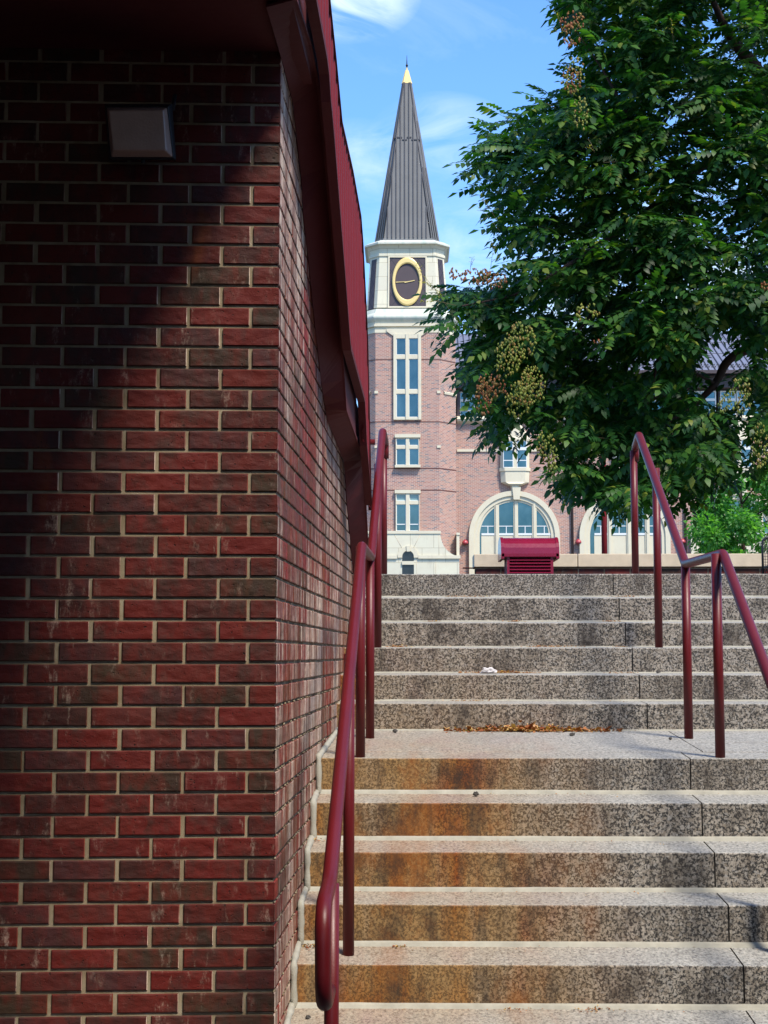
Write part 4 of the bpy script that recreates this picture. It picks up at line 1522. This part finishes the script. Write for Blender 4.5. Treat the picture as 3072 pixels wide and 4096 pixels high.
for ci, cx_ in enumerate((2065, 2515, 2968)):
    mb = MB()
    arch_ring(mb, cx_, 2137, 185, 165, 2420, YW - .30, YW + .05, 36)
    arch_ring(mb, cx_, 2137, 165, 150, 2420, YW - .20, YW + .05, 36)
    arch_ring(mb, cx_, 2137, 150, 141, 2420, YW - .12, YW + .05, 36)
    for o2 in (-79, -3, 71):
        xm = cx_ + o2
        top = 2137 - math.sqrt(max(0, 141 ** 2 - (o2) ** 2))
        R_(mb, xm - 9, xm + 9, top, 2420, YW - .17, YW + .05)
        R_(mb, xm - 4, xm + 4, top, 2420, YW - .23, YW + .05)
    R_(mb, cx_ - 141, cx_ + 141, 2141, 2226, YW - .10, YW + .04)
    mb.prism([(wx_(x), wz(y)) for x, y in ((cx_ - 12, 2000), (cx_ + 12, 2000), (cx_ + 17, 1950), (cx_ - 17, 1950))], YW - .42, YW - .05)
    aw = mb.build('arched_window', M['stone_plain'], wing)
    mb = MB()
    arch_fill(mb, cx_, 2137, 142, 2420, YW - .03, 36)
    o_ = mb.build('pane', M['glass'], aw)
    # on the wing plane
    for v_ in o_.data.vertices: pass
    mb = MB()
    R_(mb, cx_ - 140, cx_ + 140, 2133, 2141, YW - .135, YW)
    R_(mb, cx_ - 140, cx_ + 140, 2103, 2106, YW - .09, YW)
    for (a_, b_) in ((-141, -88), (-70, -12), (6, 62), (80, 141)):
        R_(mb, cx_ + (a_ + b_) / 2 - 1.6, cx_ + (a_ + b_) / 2 + 1.6, 2106, 2133, YW - .085, YW)
        R_(mb, cx_ + a_, cx_ + b_, 2226, 2230, YW - .12, YW)
        R_(mb, cx_ + a_, cx_ + b_, 2252, 2257, YW - .12, YW)
        R_(mb, cx_ + a_, cx_ + b_, 2257, 2268, YW - .10, YW)
        R_(mb, cx_ + (a_ + b_) / 2 - 1.6, cx_ + (a_ + b_) / 2 + 1.6, 2230, 2252, YW - .085, YW)
        R_(mb, cx_ + a_, cx_ + a_ + 4, 2106, 2420, YW - .11, YW) if False else None
        R_(mb, cx_ + a_, cx_ + a_ + 3.5, 2226, 2420, YW - .115, YW)
        R_(mb, cx_ + b_ - 3.5, cx_ + b_, 2226, 2420, YW - .115, YW)
    mb.build('sash', M['white'], aw)
    mb = MB()
    for (a_, b_) in ((-141, -88), (-70, -12), (6, 62), (80, 141)):
        R_(mb, cx_ + a_ + 4, cx_ + b_ - 4, 2268, 2420, YW - .06, YW - .04)
    mb.build('lower_pane', M['glass_dark'], aw)
    # oriel over the arch
    ox = cx_ - 5 if ci < 2 else cx_ - 12
    mb = MB()
    PRJ = .5
    def oct3(hw, pr, y):
        h, f_ = hw * KW, hw * KW * .86
        return [Vector((wx_(ox) - h, YW + .02, wz(y))), Vector((wx_(ox) - h, YW - pr * .45, wz(y))), Vector((wx_(ox) - f_ * .0 - f_ * .80, YW - pr, wz(y))), Vector((wx_(ox) + f_ * .80, YW - pr, wz(y))), Vector((wx_(ox) + h, YW - pr * .45, wz(y))), Vector((wx_(ox) + h, YW + .02, wz(y)))]
    mb.loft([oct3(16, .35, 1978), oct3(18, .4, 1945), oct3(24, .45, 1944), oct3(40, .55, 1938), oct3(56, PRJ * .9, 1930), oct3(58, PRJ * .9, 1888), oct3(62, PRJ, 1886), oct3(62, PRJ, 1874), oct3(58, PRJ * .9, 1873)])
    mb.loft([oct3(58, PRJ * .9, 1873.2), oct3(58, PRJ * .9, 1766)])
    mb.loft([oct3(63, PRJ, 1766), oct3(64, PRJ * 1.02, 1758), oct3(58, PRJ * .9, 1748), oct3(8, .3, 1672), oct3(5, .2, 1668), oct3(6, .2, 1664), oct3(1, .1, 1655)])
    orl = mb.build('oriel', M['stone_plain'], wing)
    mb = MB()
    mw = MB()
    for (a_, b_) in ((-48, -7), (7, 47)):
        for (c_, d_) in ((1770, 1793), (1803, 1842), (1846, 1870)):
            R_(mb, ox + a_ + 3, ox + b_ - 3, c_, d_, YW - PRJ * .9 - .02, YW - PRJ * .9 + .03)
        R_(mw, ox + a_, ox + b_, 1768, 1873, YW - PRJ * .9 - .012, YW - PRJ * .9 + .02)
        R_(mw, ox + a_, ox + b_, 1792, 1804, YW - PRJ * .9 - .06, YW - PRJ * .9 + .02)
    mw.build('sash', M['white'], orl)
    mb.build('pane', M['glass'], orl)

for i, (x, y, lab) in enumerate(((1860, 2170, 'small red dome wall lamp between the clock tower and the first arch'), (2312, 2168, 'small red dome wall lamp beside the drainpipe left of the second arch'), (2727, 2167, 'small red dome wall lamp seen just right of the sloping handrail'))):
    p = Vector((wx_(x, y), YW - .22, wz(y)))
    t = thing('wall_lamp', lab, 'wall lamp', p, 'red dome lamps on the brick facade')
    mb = MB()
    mb.tube([p + Vector((0, 0, h)) for h in (-.10, -.08, -.02, .06, .12, .17, .20)], [.17, .215, .21, .185, .135, .07, .01], 14)
    mb.build('shade', M['redlamp'], t)
    mb = MB()
    mb.tube([p + Vector((0, .02, .02)), p + Vector((0, .24, .02))], .05, 8)
    mb.tube([p + Vector((0, 0, -.10)), p + Vector((0, 0, -.17))], [.13, .07], 10)
    mb.build('bracket', M['redlamp'], t)


# ---------------------------------------------------------------- foliage
def instance_mesh(name, tv, tf, mats4, mat, parent):
    """many copies of one small shape baked into one mesh"""
    tv = np.asarray(tv, float)
    tf = np.asarray(tf, int)
    n = len(mats4)
    Mx = np.asarray(mats4)
    V = np.einsum('nij,kj->nki', Mx[:, :3, :3], tv) + Mx[:, None, :3, 3]
    F = tf[None] + (np.arange(n) * len(tv))[:, None, None]
    me = bpy.data.meshes.new(name)
    V = V.reshape(-1, 3)
    F = F.reshape(-1, tf.shape[1])
    if parent is not None:
        V = V - np.array(parent.location)
    me.vertices.add(len(V))
    me.vertices.foreach_set('co', V.ravel())
    me.loops.add(F.size)
    me.loops.foreach_set('vertex_index', F.ravel())
    me.polygons.add(len(F))
    me.polygons.foreach_set('loop_start', np.arange(len(F)) * tf.shape[1])
    me.polygons.foreach_set('loop_total', np.full(len(F), tf.shape[1]))
    me.update(calc_edges=True)
    me.validate()
    me.materials.append(mat)
    o = bpy.data.objects.new(name, me)
    COL.objects.link(o)
    o.parent = parent
    return o


def basis(pos, fwd, up, sc):
    """4x4 with x = fwd (along the leaf)"""
    f_ = fwd / (np.linalg.norm(fwd) + 1e-9)
    s_ = np.cross(up, f_)
    s_ /= (np.linalg.norm(s_) + 1e-9)
    u_ = np.cross(f_, s_)
    m_ = np.eye(4)
    m_[:3, 0] = f_ * sc
    m_[:3, 1] = s_ * sc
    m_[:3, 2] = u_ * sc
    m_[:3, 3] = pos
    return m_


def leaflet(p, d, ln, wd, droop):
    """pointed toothy leaflet: 6 verts, 4 tris, folded on its midrib"""
    d = np.array(d, float)
    d /= np.linalg.norm(d)
    up = np.array((0, 0, 1.))
    s_ = np.cross(up, d)
    s_ /= np.linalg.norm(s_)
    P = np.array(p, float)
    tip = P + d * ln - up * droop * ln
    mid = P + d * ln * .42 - up * droop * ln * .25
    l_ = mid + s_ * wd * .5 + up * .12 * wd
    r_ = mid - s_ * wd * .5 + up * .12 * wd
    l2 = P + d * ln * .72 + s_ * wd * .30 - up * droop * ln * .55
    r2 = P + d * ln * .72 - s_ * wd * .30 - up * droop * ln * .55
    return [P, l_, l2, tip, r2, r_], [(0, 1, 5), (1, 2, 5), (2, 4, 5), (2, 3, 4)]


def compound(npair=5, L=.26):
    V, F = [], []
    for k in range(npair):
        x = L * (.22 + .72 * k / npair)
        z = -0.25 * x * x / L
        sz = .075 * (1 - .28 * abs(k - npair * .4) / npair)
        for sg in (-1, 1):
            v_, f_ = leaflet((x, sg * .004, z), (.55, sg * 1, -.12), sz * (1 + .1 * sg * ((k % 2) - .5)), sz * .58, .30)
            F += [tuple(i + len(V) for i in q) for q in f_]
            V += v_
    v_, f_ = leaflet((L * .93, 0, -.25 * L * .86), (1, 0, -.3), .08, .045, .2)
    F += [tuple(i + len(V) for i in q) for q in f_]
    V += v_
    # rachis
    b = len(V)
    V += [(0, -.0018, 0), (0, .0018, 0), (L * .95, 0, -.25 * L * .9)]
    F.append((b, b + 1, b + 2))
    return V, F


def inpoly(x, y, poly):
    c = False
    n = len(poly)
    for i in range(n):
        x1, y1 = poly[i]
        x2, y2 = poly[(i + 1) % n]
        if (y1 > y) != (y2 > y) and x < (x2 - x1) * (y - y1) / (y2 - y1) + x1:
            c = not c
    return c


CROWN = [(1225, -60), (1222, 30), (1235, 70), (1250, 110), (1240, 150), (1215, 195), (1165, 215), (1110, 235), (1062, 245), (1065, 270), (1050, 300), (1045, 335), (1030, 365), (1050, 385),
         (1045, 430), (1075, 460), (1100, 500), (1110, 535), (1090, 580), (1040, 605), (990, 610), (965, 640), (940, 680), (950, 715), (985, 735), (1010, 745), (1025, 775), (1010, 800), (1035, 830),
         (1045, 870), (1040, 925), (1070, 935), (1105, 895), (1135, 885), (1160, 915), (1165, 950), (1185, 985), (1180, 1020), (1205, 1035), (1245, 1060), (1275, 1095), (1310, 1070), (1340, 1100), (1380, 1075),
         (1440, 1065), (1495, 1100), (1525, 1075), (1530, 1030), (1575, 995), (1565, 950), (1550, 900), (1545, 870), (1480, 850), (1470, 800), (1510, 755), (1505, 700), (1560, 690), (1640, 700), (1640, 770),
         (1610, 830), (1620, 880), (1625, 940), (1640, 1000), (1700, 1010), (1900, 900), (2000, 300), (1900, -300), (1300, -300)]
tree = thing('leafy_tree', 'large dark green tree with drooping compound leaves and papery seed pods', 'tree', (5.6, 18.2, PLAZA))
TB = Vector((5.6, 18.2, PLAZA))
sprays = []
tries = 0
while len(sprays) < 1350 and tries < 60000:
    tries += 1
    x, y = random.uniform(920, 1820), random.uniform(-250, 1110)
    if not inpoly(x, y, CROWN): continue
    if x > 1700 and random.random() < .5: continue
    nz_ = noise.noise(Vector((x / 62, y / 50, 3.3)))
    if nz_ < -.10 and random.random() < .88: continue
    Y = random.uniform(14.0, 18.0)
    sprays.append((x, y, Y))
mats_ = []
tw_mb = MB()
ctr = D(1600, 520, 16.8)
for (x, y, Y) in sprays:
    c = D(x, y, Y)
    out = (c - ctr)
    out.z *= .5
    out = out.normalized() if out.length > .01 else Vector((-1, 0, 0))
    base_d = (out * .8 + Vector((random.uniform(-.6, .6), random.uniform(-.8, .5), random.uniform(-.15, .45)))).normalized()
    Ls = random.uniform(.16, .42)
    tipp = c
    root_ = c - base_d * Ls
    if random.random() < .45:
        tw_mb.tube([root_, (root_ + tipp) / 2 + Vector((0, 0, .02)), tipp], [.004, .003, .0015], 3)
    nl = random.randint(5, 8)
    for k in range(nl):
        t_ = (k + .5) / nl
        pos = root_.lerp(tipp, t_)
        ang = k * 2.4 + random.uniform(-.5, .5)
        side = base_d.cross(Vector((0, 0, 1))).normalized()
        dr = base_d * (.35 + .5 * t_) + side * math.cos(ang) * .9 + Vector((0, 0, .35 * math.sin(ang) - .28))
        up = Vector((random.uniform(-.6, .6), random.uniform(-.95, .2), 1))
        mats_.append(basis(np.array(pos), np.array(dr), np.array(up), random.uniform(1.05, 1.6)))
cv, cf = compound()
instance_mesh('crown', cv, cf, mats_, M['leaf'], tree)
print('leaves', len(mats_), 'sprays', len(sprays))
tw_mb.build('twigs', M['twig'], tree)['kind'] = 'stuff'
# limbs
mb = MB()
mb.tube([TB + Vector((0, 0, -.02)), TB + Vector((-.05, -.05, 1.0)), TB + Vector((-.2, -.2, 2.1)), TB + Vector((-.3, -.6, 3.6)), TB + Vector((-.5, -1, 5.2))], [.20, .17, .15, .12, .07], 12)
mb.build('trunk', M['bark'], tree)


def limb(pts_, r0, r1):
    """a limb through (x, y, depth) picture points"""
    P = [D(*q) if not isinstance(q, Vector) else q for q in pts_]
    Q = fillet(P, .4, 5)
    n = len(Q)
    rr = [r0 + (r1 - r0) * i / (n - 1) for i in range(n)]
    Q = [q + Vector((noise.noise(q * 3) * .02, noise.noise(q * 3 + Vector((5, 0, 0))) * .02, noise.noise(q * 3 + Vector((0, 5, 0))) * .02)) for q in Q]
    MB().tube(Q, rr, 8).build('limb', M['bark'], tree)


limb([TB + Vector((-.15, -.1, 1.9)), (1700, 720, 16.90), (1640, 742, 16.50), (1568, 780, 16.30), (1545, 830, 16.20), (1490, 880, 16.10), (1430, 925, 15.90), (1330, 1000, 15.70), (1260, 1040, 15.50)], .075, .008)
limb([(1508, 862, 16.15), (1500, 900, 16.10), (1490, 960, 15.90), (1465, 1020, 15.70)], .018, .005)
limb([(1545, 830, 16.20), (1470, 790, 15.90), (1440, 750, 15.70), (1380, 720, 15.40)], .018, .005)
limb([(1545, 830, 16.20), (1551, 870, 16.10), (1545, 930, 16.00), (1540, 960, 15.90)], .014, .004)
limb([(1500, 872, 16.10), (1430, 850, 15.80), (1380, 870, 15.60), (1300, 860, 15.30)], .02, .005)
limb([TB + Vector((-.3, -.6, 3.4)), (1640, 150, 16.70), (1580, 90, 16.30), (1540, 10, 15.90), (1500, -90, 15.50)], .09, .02)
limb([TB + Vector((-.25, -.4, 2.9)), (1660, 340, 16.70), (1610, 310, 16.30), (1560, 330, 15.90), (1480, 390, 15.50), (1380, 470, 15.10), (1250, 560, 14.70), (1120, 640, 14.50), (1000, 660, 14.30)], .08, .008)
limb([(1560, 330, 15.90), (1480, 280, 15.50), (1380, 300, 15.00), (1250, 330, 14.70), (1130, 340, 14.50)], .03, .005)
limb([(1380, 300, 15.00), (1330, 200, 14.90), (1280, 120, 14.80), (1240, 60, 14.70)], .02, .004)
limb([(1380, 470, 15.10), (1330, 600, 15.00), (1250, 720, 14.90), (1170, 830, 14.80), (1110, 880, 14.70)], .022, .004)
limb([(1480, 390, 15.50), (1500, 560, 15.70), (1450, 700, 15.70), (1400, 850, 15.60), (1380, 1000, 15.50)], .035, .006)


def podcluster(name, mat, spots, label=None):
    """papery three-sided lanterns"""
    tv = [(0, 0, 0)] + [(.42 * math.cos(a), .42 * math.sin(a), -.50) for a in (0, 1.05, 2.09, 3.14, 4.19, 5.24)] + [(0, 0, -1.35)]
    tv = [(x * (1.0 if i % 2 else .45), y * (1.0 if i % 2 else .45), z) for i, (x, y, z) in enumerate(tv)]
    tf = [(0, i, i % 6 + 1) for i in range(1, 7)] + [(7, i % 6 + 1, i) for i in range(1, 7)]
    ms = []
    for (x, y, Y, rx, ry, n) in spots:
        for k in range(int(n * 1.35)):
            a, r = random.uniform(0, 6.28), math.sqrt(random.random())
            p = D(x + rx * r * math.cos(a), y + ry * r * math.sin(a), Y + random.uniform(-.2, .2))
            m_ = basis(np.array(p), np.array((random.uniform(-1, 1), random.uniform(-1, 1), random.uniform(-.3, .3))), np.array((random.uniform(-.4, .4), random.uniform(-.4, .4), 1)), random.uniform(.019, .036))
            ms.append(m_)
    o_ = instance_mesh(name, tv, tf, ms, mat, tree)
    o_['kind'] = 'stuff'
    return o_


podcluster('seed_pods', M['pod'], [(1125, 735, 13.5, 35, 45, 110), (1095, 770, 13.5, 28, 40, 80), (1150, 830, 13.5, 30, 45, 130), (1120, 860, 13.5, 30, 40, 90), (1190, 980, 13.6, 14, 45, 45), (1170, 960, 13.6, 12, 30, 26),
                                  (1270, 670, 13.5, 25, 22, 28), (1255, 240, 13.5, 16, 40, 40), (1600, 850, 13.7, 25, 40, 60), (1640, 960, 13.8, 20, 50, 60), (1565, 870, 13.7, 14, 22, 26), (1240, 160, 13.5, 25, 40, 40)])
podcluster('red_seed_pods', M['pod_red'], [(1030, 595, 13.5, 36, 18, 60), (980, 588, 13.5, 12, 12, 14), (1075, 605, 13.5, 22, 18, 22), (1062, 830, 13.5, 34, 26, 75), (1045, 860, 13.5, 18, 34, 40), (1235, 45, 13.5, 28, 24, 46), (1235, 85, 13.5, 20, 12, 18),
                                          (1235, 170, 13.5, 22, 28, 34), (1655, 615, 13.7, 12, 14, 12), (1290, 735, 13.6, 8, 4, 5)])
# flowering sprays: thin stems with yellow specks
mb = MB()
fm = []
tvf = [(0, 0, 0), (1, .35, .1), (1.1, -.35, 0), (.2, -.6, .4)]
tff = [(0, 1, 2), (0, 2, 3)]
for (xa_, ya_, xb_, yb_, n, col_) in ((985, 690, 895, 570, 10, 1), (960, 640, 905, 605, 8, 1), (985, 660, 905, 650, 7, 1), (1080, 560, 1060, 520, 5, 0), (1075, 480, 1035, 420, 5, 0), (1080, 500, 1030, 445, 5, 0), (1215, 60, 1195, 20, 5, 0), (1225, 70, 1195, 70, 4, 0),
                                     (1455, 100, 1450, 40, 4, 1), (1270, 300, 1285, 330, 3, 1), (1015, 590, 1020, 555, 5, 0), (1060, 580, 1065, 545, 5, 0)):
    p0, p1 = D(xa_, ya_, 13.5), D(xb_, yb_, 13.4)
    mb.tube([p0, (p0 + p1) / 2 + Vector((0, 0, .02)), p1], [.0025, .0018, .001], 3)
    for k in range(n):
        t_ = .35 + .65 * (k + .5) / n
        q = p0.lerp(p1, t_)
        e = q + Vector((random.uniform(-.12, .12), random.uniform(-.05, .05), random.uniform(-.04, .12))) * (1.2 - t_)
        mb.tube([q, e], [.0014, .0007], 3)
        for j in range(7):
            pp = q.lerp(e, random.random()) + Vector((random.uniform(-.01, .01),) * 3)
            fm.append(basis(np.array(pp), rng.normal(size=3), rng.normal(size=3), random.uniform(.006, .011) * (1 if col_ else .75)))
mb.build('flower_stalks', M['twig'], tree)['kind'] = 'stuff'
instance_mesh('flowers', tvf, tff, fm, M['flower'], tree)['kind'] = 'stuff'

# young tree behind the planter
YT_ = 45.0
pb = at(1606 * 1.85172, 2216, YT_)
yt = thing('young_tree', 'small bright green young tree behind the planter wall at the right', 'tree', (pb.x, YT_, PLAZA))
cc0 = D(1612, 1130, YT_)
ms = []
lt = [(0, 0, 0), (.5, .34, .05), (1, 0, -.1), (.5, -.34, .05)]
ltf = [(0, 1, 2), (0, 2, 3)]
blobs = []
for k in range(46):
    x, y = random.uniform(1515, 1740), random.uniform(1030, 1210)
    w_ = 1 - abs((x - 1625) / 118) ** 2
    ytop = 1205 - 190 * max(0, w_) ** .6
    if y < ytop: y = ytop + random.uniform(0, 30)
    blobs.append((D(x, y, YT_ + random.uniform(-1.4, 1.4)), random.uniform(.28, .52)))
for (c, r) in blobs:
    for j in range(330):
        d_ = rng.normal(size=3)
        d_ /= np.linalg.norm(d_)
        p = np.array(c) + d_ * r * (random.random() ** .4) * np.array((1, 1, .85))
        ms.append(basis(p, d_ + np.array((0, 0, -.4)), rng.normal(size=3) * .6 + np.array((0, 0, 1)), random.uniform(.09, .17)))
instance_mesh('crown', lt, ltf, ms, M['leaf2'], yt)
mb = MB()
mb.tube([(pb.x, YT_, PLAZA), (pb.x + .05, YT_, PLAZA + 2), (pb.x - .05, YT_, PLAZA + 3.4), (pb.x, YT_, PLAZA + 5)], [.09, .07, .05, .015], 8)
for (c, r) in blobs[::3]:
    h = max(PLAZA + 1.4, min(c.z - .5, PLAZA + 4))
    mb.tube([(pb.x, YT_, h), Vector((pb.x, YT_, h)).lerp(c, .6) + Vector((0, 0, .08)), c], [.03, .02, .008], 5)
mb.build('trunk', M['bark'], yt)

# ---------------------------------------------------------------- litter on the steps
tvl = [(0, 0, 0), (.45, .32, .12), (1, .05, -.02), (.5, -.30, .15), (.25, .05, -.05)]
tfl = [(0, 4, 1), (4, 2, 1), (4, 3, 2), (0, 3, 4)]
ml = []


def litter(x0, x1, i, n, size, back=.10, pile=0.0):
    """scatter on the tread in front of riser i between two picture columns"""
    yr_ = dS[i]
    for k in range(n):
        u = random.gauss(.5, .24)
        x = x0 + (x1 - x0) * min(1, max(0, u))
        Y = yr_ - .012 - abs(random.gauss(0, back * .5))
        X = at(x, 2900, Y).x
        hgt = abs(random.gauss(0, 1)) * pile * math.exp(-((u - .5) / .28) ** 2) * max(0, 1 - (yr_ - Y) / (back * 1.6))
        z = step_z(Y) + .004 + hgt
        ml.append(basis(np.array((X, Y, z)), np.array((random.uniform(-1, 1), random.uniform(-1, 1), random.uniform(-.35, .5))), np.array((random.uniform(-.6, .6), random.uniform(-.6, .6), 1)), size * random.uniform(.5, 1.4)))


litter(1785, 2480, 5, 900, .022, .07, .014)
litter(1790, 2420, 5, 150, .045, .08, .02)
litter(1840, 2160, 3, 420, .013, .05, .006)
litter(2090, 2340, 2, 160, .012, .04, .005)
litter(2440, 2540, 2, 50, .012, .04)
litter(2420, 2500, 1, 60, .012, .04)
litter(1780, 1960, 0, 90, .012, .04)
litter(2010, 2110, 1, 60, .012, .04)
litter(1700, 1780, 1, 30, .012, .04)
litter(2440, 2560, 0, 60, .012, .04)
litter(1520, 1660, 2, 60, .016, .05, .004)
litter(1800, 1960, 4, 60, .012, .04)
litter(2420, 2560, 3, 50, .012, .04)
litter(1180, 1330, 9, 60, .014, .06)
litter(1560, 1640, 9, 26, .012, .05)
litter(2290, 2440, 10, 40, .012, .05)
litter(1980, 2120, 10, 26, .012, .05)
litter(1200, 1300, 7, 30, .012, .05)
for i in range(1, 11):
    litter(1300, 3072, i, 22, .009, .10)
tag(instance_mesh('dry_leaf_litter', tvl, tfl, ml, M['dry'], None), 'brown and yellow dry leaf litter gathered in the corners of the granite treads', 'leaf litter', kind='stuff')

# crumpled tissue
def crumple(name, p, size, mat, label, cat, seed, flat=.6, group=None):
    bm_ = bmesh.new()
    bmesh.ops.create_icosphere(bm_, subdivisions=3, radius=1)
    for v_ in bm_.verts:
        n1 = noise.noise(v_.co * 1.7 + Vector((seed, 0, 0)))
        n2 = noise.noise(v_.co * 4.5 + Vector((0, seed, 0)))
        v_.co *= 1 + .55 * n1 + .35 * n2
        v_.co.z *= flat
    zmin = min(v_.co.z for v_ in bm_.verts)
    for v_ in bm_.verts:
        v_.co = Vector((v_.co.x * size, v_.co.y * size * .6, (v_.co.z - zmin) * size))
    me = bpy.data.meshes.new(name)
    bm_.to_mesh(me)
    bm_.free()
    me.materials.append(mat)
    o = bpy.data.objects.new(name, me)
    COL.objects.link(o)
    o.location = p
    return tag(o, label, cat, group)


def on_step(x, i, front):
    Y = dS[i] - front
    X = at(x, 2900, Y).x
    return Vector((X, Y, step_z(Y)))


crumple('paper_tissue', on_step(1956, 3, .07), .046, M['tissue'], 'crumpled white tissue lying among leaves on the stairs in mid flight', 'litter', 9.4, .45)
PB = [(1238, 9.9, 10, .16, .010, 'dark pebble lowest on the stairs, beside the loop of the handrail'),
      (1580, 0, 5, .14, .013, 'dark pebble on the landing just right of the left handrail posts'),
      (2288, 0, 5, .30, .014, 'dark pebble on the middle of the landing in front of the leaf pile'),
      (1902, 0, 6, .10, .014, 'dark pebble on the first tread below the landing, left of the centre'),
      (2636, 0, 3, .05, .013, 'dark pebble beside the right handrail post in the upper flight'),
      (2680, 0, 5, .5, .010, 'small dark pebble beside the slab joint on the landing')]
for k, (x, _, i, fr_, sz, lab) in enumerate(PB):
    crumple('pebble', on_step(x, i, fr_), sz, M['pebble'], lab, 'pebble', 5.5 + k * 2.3, .75, 'pebbles on the stairs')
